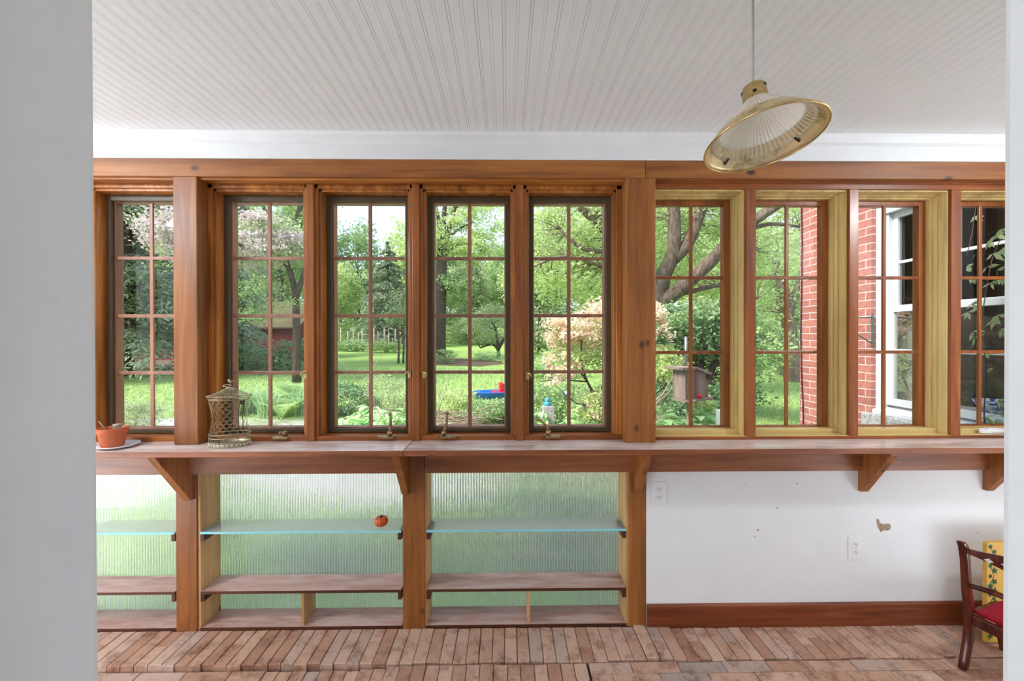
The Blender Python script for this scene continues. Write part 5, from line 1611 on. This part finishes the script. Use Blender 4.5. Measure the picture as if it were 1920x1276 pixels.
names = ['yellow green woodland tree beyond the far edge of the lawn', 'mid green woodland tree beyond the far edge of the lawn', 'olive green woodland tree beyond the far edge of the lawn']
grp = ['yellow green woodland trees', 'mid green woodland trees', 'olive green woodland trees']
spots = [(200, 44, 1), (270, 40, 0), (335, 50, 1), (400, 46, 2), (455, 52, 0), (505, 44, 2), (560, 56, 1), (600, 47, 0), (640, 52, 0), (672, 62, 1), (700, 70, 0), (735, 64, 2), (775, 50, 0), (806, 60, 1),
         (845, 66, 0), (880, 56, 2), (912, 70, 0), (948, 60, 1), (985, 50, 0), (1025, 44, 1), (1065, 52, 0), (1105, 42, 2), (1150, 48, 1), (1200, 40, 0), (1255, 46, 1), (1310, 38, 0), (1370, 42, 1), (1430, 36, 0), (1480, 44, 2), (1530, 38, 1),
         (1120, 26, 0), (1180, 30, 1), (1340, 24, 2), (1010, 32, 2), (650, 78, 1), (760, 84, 0), (860, 88, 1), (930, 84, 0), (1400, 22, 0)]
first = [True] * 3
for px, zd, k in spots:
    b = G(px, zd)
    t = protos[k] if first[k] else copy_tree(protos[k])
    first[k] = False
    t['label'] = names[k]; t['group'] = grp[k]
    sc = RNG.uniform(.78, 1.15) * (zd / 50) ** .6
    if 590 < px < 965: sc *= .91
    t.location = b; t.rotation_euler = (0, 0, RNG.uniform(0, 6.28)); t.scale = (sc, sc, sc * RNG.uniform(.95, 1.1))

# ------------------------------------------------------------------ shrubs and border plants
def shrub(name, label, base, radii, mat, count, size, stems=7, cat='shrub', clumps=50, bark='bark_dark', lift=1.0, aspect=.5, cr=.18):
    o = thing(name, label, cat, base)
    c = np.array(base) + np.array([0, 0, radii[2] * lift])
    p, cc = blob(c, radii, count, clumps, cr, .35)
    floor_z = base[2] + .02
    p[:, 2] = np.maximum(p[:, 2], floor_z + RNG.uniform(0, .1, len(p)))
    mb = MB()
    for k in RNG.choice(len(cc), size=min(stems, len(cc)), replace=False):
        t = cc[k]; mid = (np.array(base) + t) / 2 + np.array([0, 0, .1 * radii[2]])
        limb(mb, [base, mid, t], .012 * max(1, radii[2]), .004, 6, 0, 3)
    mb.build('stems', M[bark], o, True)
    quads_object('foliage', M[mat], leaves(p, size, aspect, .6, 0), o)
    return o

for px, zd, rx, rz_, lb in ((455, 17.5, .95, .62, 'rounded green shrub in front of the barn, left of the others'), (505, 17.0, 1.0, .58, 'rounded green shrub in front of the barn, in the middle of the row'), (556, 16.8, .95, .72, 'rounded green shrub in front of the barn, at the right end of the row')):
    shrub('rhododendron', lb, tuple(G(px, zd)), (rx, .8, rz_), 'leaf_deep', 2600, .12)
shrub('meadow_bush', 'leafy bush strip below the pasture fence, left half', tuple(G(655, 36)), (2.2, .8, .5), 'leaf_mid', 1800, .2)
shrub('meadow_bush', 'leafy bush strip below the pasture fence, right half', tuple(G(722, 34)), (1.6, .8, .5), 'leaf_lime', 1500, .2)
shrub('meadow_bush', 'small round bush at the foot of the thick trunk', tuple(G(836, 21.5)), (.55, .5, .4), 'leaf_mid', 900, .1)
shrub('grass_tuft', 'tuft of long grass under the orchard tree', tuple(G(912, 23.5)), (1.1, .5, .3), 'iris_blade', 900, .2, cat='grass', aspect=.15)
shrub('boxwood', 'dense green bush behind the granite post', tuple(G(1035, 7.0)), (.62, .5, .5), 'leaf_mid', 5200, .055)
shrub('boxwood', 'dense dark green bush behind the hostas under the bird feeder', tuple(G(1300, 6.4)), (.75, .45, .45), 'leaf_deep', 4800, .055)
shrub('meadow_bush', 'green bank of leaves on the slope in the fifth window', tuple(G(1030, 15)), (1.2, 1.0, .5), 'leaf_mid', 2600, .11)
shrub('garden_shrub', 'feathery light green shrub outside the leftmost window, behind the pot', tuple(G(250, 6.6)), (.52, .35, .33), 'leaf_olive', 2600, .06, bark='twig', aspect=.25)
shrub('garden_shrub', 'dark round shrub with small leaves in the third window', tuple(G(640, 8.2)), (.75, .55, .33), 'leaf_deep', 4200, .055)
shrub('garden_shrub', 'twiggy yellow green shrub at the right of the third window', tuple(G(735, 8.0)), (.55, .5, .48), 'leaf_olive', 2400, .05, stems=14, bark='twig')
shrub('garden_shrub', 'leafy green shrub in front of the blue boat', tuple(G(928, 7.6)), (.62, .4, .20), 'leaf_mid', 3600, .06)
shrub('garden_shrub', 'yellow green shrub right of the brush pile', tuple(G(862, 8.2)), (.4, .4, .27), 'leaf_lime', 2200, .06, stems=10, bark='twig')
shrub('garden_shrub', 'small blue green shrub outside the second window', tuple(G(535, 8.6)), (1.0, .45, .2), 'leaf_mid', 3200, .06)
shrub('garden_shrub', 'low blue green shrub behind the birdcage', tuple(G(455, 8.6)), (.8, .45, .2), 'leaf_mid', 2800, .06)

# pinkish shrub across the fifth and sixth windows
zd = 4.7; b = G(1150, zd)
def PS(px, py, z=zd): return TP(px, py, z)
tree('pieris_shrub', 'tall shrub with pinkish cream new leaves between the fifth and sixth windows', 'shrub', b,
     [([b, PS(1138, 790), PS(1110, 730), PS(1075, 680), PS(1040, 640)], .022, .006), ([PS(1115, 745), PS(1092, 690), PS(1090, 640), PS(1095, 580)], .016, .005),
      ([PS(1138, 790), PS(1165, 720), PS(1200, 660), PS(1240, 610)], .02, .006), ([PS(1120, 760), PS(1140, 680), PS(1150, 600)], .016, .005),
      ([PS(1150, 800), PS(1200, 760), PS(1240, 730), PS(1265, 700)], .014, .005), ([PS(1100, 715), PS(1050, 712), PS(1012, 715)], .010, .004), ([PS(1120, 760), PS(1080, 755), PS(1040, 720)], .01, .004)],
     [('new_leaves', 'pink_leaf', PS(1080, 620), (.36, .35, .26), 3300, .052, dict(clumps=60, cr=.15, aspect=.4, tw=True)),
      ('new_leaves', 'pink_leaf', PS(1160, 590), (.42, .35, .26), 2200, .052, dict(clumps=40, cr=.17, aspect=.4)),
      ('new_leaves', 'pink_leaf', PS(1048, 690), (.24, .3, .22), 900, .05, dict(clumps=26, cr=.15, aspect=.4)),
      ('new_leaves', 'pink_leaf', PS(1228, 620, 4.6), (.18, .25, .3), 900, .05, dict(clumps=24, cr=.15, aspect=.4)),
      ('new_leaves', 'pink_leaf', PS(1120, 760), (.2, .3, .16), 600, .05, dict(clumps=20, cr=.18, aspect=.4)),
      ('foliage', 'leaf_lime', PS(1100, 650), (.42, .3, .34), 1500, .055, dict(clumps=50, cr=.16, aspect=.4, tw=False)),
      ('foliage', 'leaf_lime', PS(1130, 760), (.34, .3, .24), 2400, .05, dict(clumps=60, cr=.16, aspect=.4)),
      ('foliage', 'leaf_lime', PS(1245, 680, 4.6), (.22, .25, .24), 1300, .055, dict(clumps=30, cr=.2, aspect=.4)),
      ('foliage', 'leaf_mid', PS(1140, 800), (.35, .3, .18), 1200, .05, dict(clumps=30, cr=.2, aspect=.4, tw=False))], 'bark_dark', tw=.004)
shrub('azalea', 'pale yellow green azalea behind the bird feeder', tuple(G(1310, 5.2)), (.28, .25, .55), 'leaf_lime', 700, .07, stems=9, bark='twig', clumps=14, cr=.14)

def blades(name, label, base, n, h, spread, mat, w=.012, cat='plant', k=4):
    o = thing(name, label, cat, base)
    vs = []
    for i in range(n):
        a = RNG.uniform(0, 2 * PI); r = spread * RNG.uniform(0, .45)
        p = np.array([base[0] + r * math.cos(a), base[1] + r * math.sin(a), base[2]])
        hh = h * RNG.uniform(.65, 1.1); l = spread * RNG.uniform(.2, 1.0)
        d = np.array([math.cos(a), math.sin(a), 0]); s = np.array([-d[1], d[0], 0]) * w * RNG.uniform(.7, 1.2)
        prev = p
        for j in range(k):
            t0, t1 = j / k, (j + 1) / k
            f = lambda t: p + d * l * t ** 2 + np.array([0, 0, hh * (t - .28 * t * t * t)])
            w0 = (1 - t0 ** 2) ; w1 = max(.05, 1 - t1 ** 2)
            vs.append(np.stack([f(t0) - s * w0, f(t0) + s * w0, f(t1) + s * w1, f(t1) - s * w1]))
    quads_object('blades', M[mat], np.array(vs), o)
    return o

def hosta(label, base, n, size, mat='bright_leaf', spread=.3, h=.2, name='hosta'):
    o = thing(name, label, 'plant', base)
    vs = []; stems = MB()
    for i in range(n):
        a = RNG.uniform(0, 2 * PI); u = RNG.uniform(.15, 1)
        d = np.array([math.cos(a), math.sin(a), 0]); s = np.array([-d[1], d[0], 0])
        p0 = np.array(base) + d * spread * u * .7 + np.array([0, 0, h * (1.15 - .6 * u) * RNG.uniform(.8, 1.15)])
        L = size * RNG.uniform(.8, 1.2); W_ = L * .36
        tilt = RNG.uniform(-.55, .1)
        ax = d * math.cos(tilt) + np.array([0, 0, math.sin(tilt)]); upv = np.cross(ax, s) * -1
        if upv[2] < 0: upv = -upv
        q = lambda t, b_, z: p0 + ax * L * t + s * W_ * b_ + upv * L * z
        # 6-gon heart-shaped blade, folded along the midrib into two quads
        for sg in (1, -1):
            vs.append(np.stack([q(0, 0, 0), q(.22, sg * .95, .10), q(.62, sg * .8, .08), q(1, 0, -.1)]))
        stems.tube([np.array(base), p0 * .5 + np.array(base) * .5 + np.array([0, 0, .03]), p0], .003, 4, caps=False)
    stems.build('leaf_stalks', M['iris_blade'], o, True)
    quads_object('leaves', M[mat], np.array(vs), o)
    return o

def fern(label, base, n, L, mat='fern'):
    o = thing('fern', label, 'fern', base)
    vs = []
    for i in range(n):
        a = 2 * PI * i / n + RNG.uniform(-.3, .3)
        d = np.array([math.cos(a), math.sin(a), 0]); s = np.array([-d[1], d[0], 0])
        f = lambda t: np.array(base) + d * L * .75 * t ** 1.3 + np.array([0, 0, L * (1.15 * t - .55 * t * t)])
        for j in range(1, 18):
            t = j / 18; p = f(t); tg = f(t + .03) - p; tg = tg / np.linalg.norm(tg)
            w = L * .22 * math.sin(PI * min(1, t * .95 + .05)) ** .8
            for sg in (1, -1):
                tip = p + s * sg * w + tg * w * .3
                vs.append(np.stack([p - tg * L * .018, p + tg * L * .018, tip + tg * .004, tip - tg * .004]))
    quads_object('fronds', M[mat], np.array(vs), o)
    return o

irs = [(470, 8.4, .75, 'pale green iris clump behind the birdcage roof'), (500, 8.0, .8, 'pale green iris clump left of the muntin in the second window'), (440, 8.2, .7, 'pale green iris clump at the left edge of the second window'),
       (562, 8.2, .72, 'pale green iris clump at the right edge of the second window'), (860, 8.6, .5, 'yellow green grass clump behind the brush pile'), (700, 8.6, .62, 'pale green blade clump in the third window'), (905, 8.4, .4, 'short grass clump left of the blue boat')]
for px, zd, h, lb in irs: blades('iris_clump', lb, tuple(G(px, zd)), 130, h, .38, 'iris_blade')
fern('yellow green fern just right of the muntin in the second window', tuple(G(528, 7.9)), 11, .62)
fern('yellow green fern further right in the second window', tuple(G(548, 8.1)), 10, .5)
fern('deep green fern high in the second window', tuple(G(556, 9.6)), 14, .85, 'leaf_mid')
blades('grass_edge', 'ragged grass edge along the gravel outside the second window', tuple(G(520, 7.7)), 260, .13, 1.3, 'grass_blade', .006, 'grass')
hs = [(650, 5.4, 46, 'bright hosta at the left of the third window'), (700, 5.6, 46, 'bright hosta behind the crank handle of the third window'), (735, 6.0, 44, 'bright hosta at the right edge of the third window'), (690, 6.4, 40, 'bright hosta further back in the third window'),
      (828, 5.8, 40, 'bright leafy clump behind the crank handle of the fourth window'), (880, 5.6, 40, 'bright leafy clump under the muntin of the fourth window'), (935, 5.6, 40, 'bright leafy clump at the right of the fourth window'),
      (1004, 5.3, 40, 'bright hosta left of the granite post'), (1054, 5.4, 40, 'bright hosta right of the granite post'), (1100, 5.6, 40, 'bright hosta under the pink leaved shrub'),
      (1240, 5.0, 46, 'bright hosta left below the bird feeder'), (1275, 5.2, 46, 'bright hosta below the bird feeder'), (1312, 5.0, 46, 'bright hosta right below the bird feeder'), (1345, 5.2, 46, 'bright hosta beside the white marker stone'),
      (1420, 5.2, 24, 'small hosta at the left edge of the seventh window')]
for px, zd, n, lb in hs:
    b = G(px, zd)
    hosta(lb, tuple(b), int(n * 1.6), .15, spread=.42, h=.56 if px > 980 and px < 1400 else .46 if px < 780 else .30 if px < 980 else .25)
# plants against the reeded panes
nr = [(1010, 3.0, 'dark leafy clump seen through the right reeded pane, left'), (1070, 3.1, 'dark leafy clump seen through the right reeded pane, middle'), (1130, 2.9, 'dark leafy clump seen through the right reeded pane, beside the white wall'), (930, 3.6, 'leafy clump seen through the left part of the right reeded pane')]
for px, zd, lb in nr: hosta(lb, tuple(G(px, zd)), 60, .15, 'leaf_mid', .38, .42, 'hosta')
dl = [(470, 2.75, 'daylily clump seen through the middle reeded pane, left'), (560, 2.7, 'daylily clump seen through the middle reeded pane, centre'), (660, 2.75, 'daylily clump seen through the middle reeded pane, right'), (1125, 2.65, 'daylily clump seen low through the right reeded pane'), (250, 2.8, 'daylily clump seen through the left reeded pane')]
for px, zd, lb in dl: blades('daylily', lb, tuple(G(px, zd)), 120, .36, .34, 'iris_blade', .010)
def yellow_flowers():
    for i, (px, py, zd) in enumerate(((905, 1008, 2.9), (925, 1012, 3.0), (948, 1004, 3.05), (965, 1010, 3.0), (985, 1016, 2.9), (938, 1042, 2.75), (978, 1044, 2.7), (1000, 1020, 2.95))):
        p = TP(px, py, zd)
        b = Vector((p.x, p.y, gz(p.x, p.y)))
        o = thing('yellow_flower', 'yellow garden flower seen through the right reeded pane', 'flower', b, group='yellow flowers behind the right reeded pane')
        m = MB(); m.tube([(0, 0, 0), (.01, 0, .05), (.012, 0, .11)], .003, 5); m.build('stalk', M['iris_blade'], o, True, local=True)
        c = np.tile(np.array([[b.x + .012, b.y, b.z + .115]]), (26, 1)) + RNG.normal(size=(26, 3)) * .018
        quads_object('petals', M['yellow_flower'], leaves(c, .045, .6, 1.0), o)
yellow_flowers()

# brush pile and bare twigs
def brush():
    b = G(845, 6.8)
    o = thing('brush_pile', 'pile of cut pale brushwood in the fourth window', 'brush pile', b)
    m = MB()
    for i in range(90):
        a = RNG.uniform(-.5, .5) + (PI if RNG.random() < .5 else 0)
        c = np.array([b.x + RNG.normal() * .32, b.y + RNG.normal() * .16, b.z + abs(RNG.normal()) * .14 + .04])
        d = np.array([math.cos(a), math.sin(a) * .5, RNG.uniform(-.3, .45)]); l = RNG.uniform(.15, .4)
        limb(m, [c - d * l, c + RNG.normal(size=3) * .03, c + d * l], .008, .003, 5, 0, 2)
    m.build('sticks', M['twig'], o, True)
brush()
def bare(label, pts_list, zd, name='bare_sapling'):
    b = G(pts_list[0][0][0], zd)
    o = thing(name, label, 'sapling', b)
    m = MB()
    for k, pl in enumerate(pts_list):
        pts = [TP(px, py, zd) for px, py in pl]
        if k == 0: pts = [b] + pts
        limb(m, pts, .009, .003, 6)
    m.build('stems', M['twig'], o, True)
bare('thin bare arching twigs crossing the third window', [[(745, 830), (720, 790), (690, 740), (650, 690), (625, 655)], [(700, 760), (690, 730), (700, 690), (720, 660)], [(735, 800), (760, 760), (750, 710)]], 5.6)
bare('thin bare twig leaning across the left of the third window', [[(690, 800), (665, 760), (640, 740), (626, 725)]], 5.8)
bare('upright bare sapling at the left edge of the fourth window', [[(822, 790), (823, 745), (818, 712), (814, 700)], [(822, 770), (832, 740), (840, 712), (843, 698)], [(823, 745), (829, 725), (838, 706)]], 6.5)
bare('pale bare twigs right of the pink shrub by the bird feeder', [[(1228, 770), (1245, 745), (1262, 725)], [(1228, 760), (1248, 730), (1262, 705)], [(1230, 750), (1240, 740), (1260, 738)]], 4.3)

# climbing vine outside the rightmost window
def vine():
    o = thing('climbing_vine', 'climbing vine with pointed green leaves outside the rightmost window', 'vine', P(1846, 800, .5))
    m = MB()
    l1 = [P(px, py, .5) for px, py in ((1848, 820), (1845, 770), (1849, 700), (1843, 640), (1841, 600), (1850, 540), (1862, 480), (1885, 430))]
    limb(m, l1, .004, .002, 6); l2 = [P(px, py, .5) for px, py in ((1812, 480), (1822, 440), (1828, 400), (1832, 360))]
    limb(m, l2, .0025, .0015, 5); m.build('stems', M['bark_dark'], o, True)
    vs = []
    cl = [(1828, 405), (1868, 440), (1855, 450), (1875, 430), (1880, 465), (1862, 475), (1850, 500), (1870, 505), (1818, 520), (1812, 500), (1858, 530), (1876, 520), (1820, 570), (1815, 585), (1870, 590), (1862, 600), (1825, 620), (1828, 632), (1878, 615), (1848, 695), (1870, 750), (1862, 790), (1875, 775), (1850, 780), (1845, 660)]
    for px, py in cl:
        c = np.array(P(px, py, .5 + RNG.uniform(-.06, .05)))
        for k in range(RNG.integers(3, 6)):
            a = RNG.uniform(-2.4, .6)
            d = np.array([math.cos(a) * .9, RNG.uniform(-.4, .4), math.sin(a) * .7]); d /= np.linalg.norm(d)
            s = np.cross(d, [0, 1, .5]); s /= np.linalg.norm(s)
            L = RNG.uniform(.04, .07)
            vs.append(np.stack([c, c + d * L * .45 + s * L * .2, c + d * L, c + d * L * .45 - s * L * .2]))
    quads_object('leaves', M['leaf_olive'], np.array(vs), o)
vine()

# ------------------------------------------------------------------ light
w = bpy.data.worlds.new('sky'); SC.world = w; w.use_nodes = True
nt = w.node_tree; nt.nodes.clear()
out = nt.nodes.new('ShaderNodeOutputWorld'); bg = nt.nodes.new('ShaderNodeBackground')
tc = nt.nodes.new('ShaderNodeTexCoord'); sp = nt.nodes.new('ShaderNodeSeparateXYZ'); lk(nt, tc.outputs['Generated'], sp.inputs[0])
c = ramp(nt, sp.outputs[2], [(0.0, (0.86, 0.92, 1.0)), (0.2, (0.62, 0.76, 1.0)), (1.0, (0.6, 0.76, 1.0))])
lk(nt, c, bg.inputs[0]); bg.inputs[1].default_value = 1.45
lk(nt, bg.outputs[0], out.inputs[0])

sun = bpy.data.lights.new('sun', 'SUN'); sun.energy = 6.5; sun.angle = math.radians(25); sun.color = (1.0, 0.96, 0.88)
so = bpy.data.objects.new('sun', sun); COL.objects.link(so)
so.rotation_euler = Vector((.66, .36, -.72)).to_track_quat('-Z', 'Y').to_euler()

def area(name, loc, target, sx, sy, power, color=(1, 1, 1)):
    l = bpy.data.lights.new(name, 'AREA'); l.shape = 'RECTANGLE'; l.size = sx; l.size_y = sy; l.energy = power; l.color = color
    o = bpy.data.objects.new(name, l); COL.objects.link(o)
    o.location = loc
    o.rotation_euler = (Vector(target) - Vector(loc)).to_track_quat('-Z', 'Y').to_euler()
    return o
# added fill lamps out of view
COOL = (.86, .93, 1.0)
area('low_fill_left', (XL - .03, -.72, .40), (-1.0, -.8, 1.5), .6, .6, 20, COOL)  # added low pair at the ends, brightens the ceiling from below
area('low_fill_right', (XR - .02, -.80, .40), (1.0, -.95, 1.6), .55, .6, 11, COOL)
area('hall_fill_left', (-2.55, -3.2, 1.4), (.6, 0, 1.5), 1.8, 1.5, 66, COOL)  # added pair by the solid hall side walls, fills the room from behind
area('hall_fill_right', (2.55, -3.2, 1.4), (-.6, 0, 1.5), 1.8, 1.5, 9, COOL)
area('ceiling_fill_left', (-2.55, -.98, ZCEIL - .03), (-1.6, -.55, 0), .2, .22, 26, COOL)  # added pair without fixtures, brightens floor and counter from above
area('ceiling_fill_right', (2.62, -.98, ZCEIL - .03), (1.7, -.55, 0), .1, .25, 17, COOL)

SC.view_settings.view_transform = 'Standard'
SC.view_settings.look = 'None'
SC.view_settings.exposure = 0.22
SC.view_settings.gamma = 1.0
SC.view_settings.use_curve_mapping = False
SC.cycles.max_bounces = 10
SC.cycles.diffuse_bounces = 5
SC.cycles.glossy_bounces = 4
SC.cycles.transmission_bounces = 8
SC.cycles.transparent_max_bounces = 16
SC.cycles.sample_clamp_indirect = 8.0
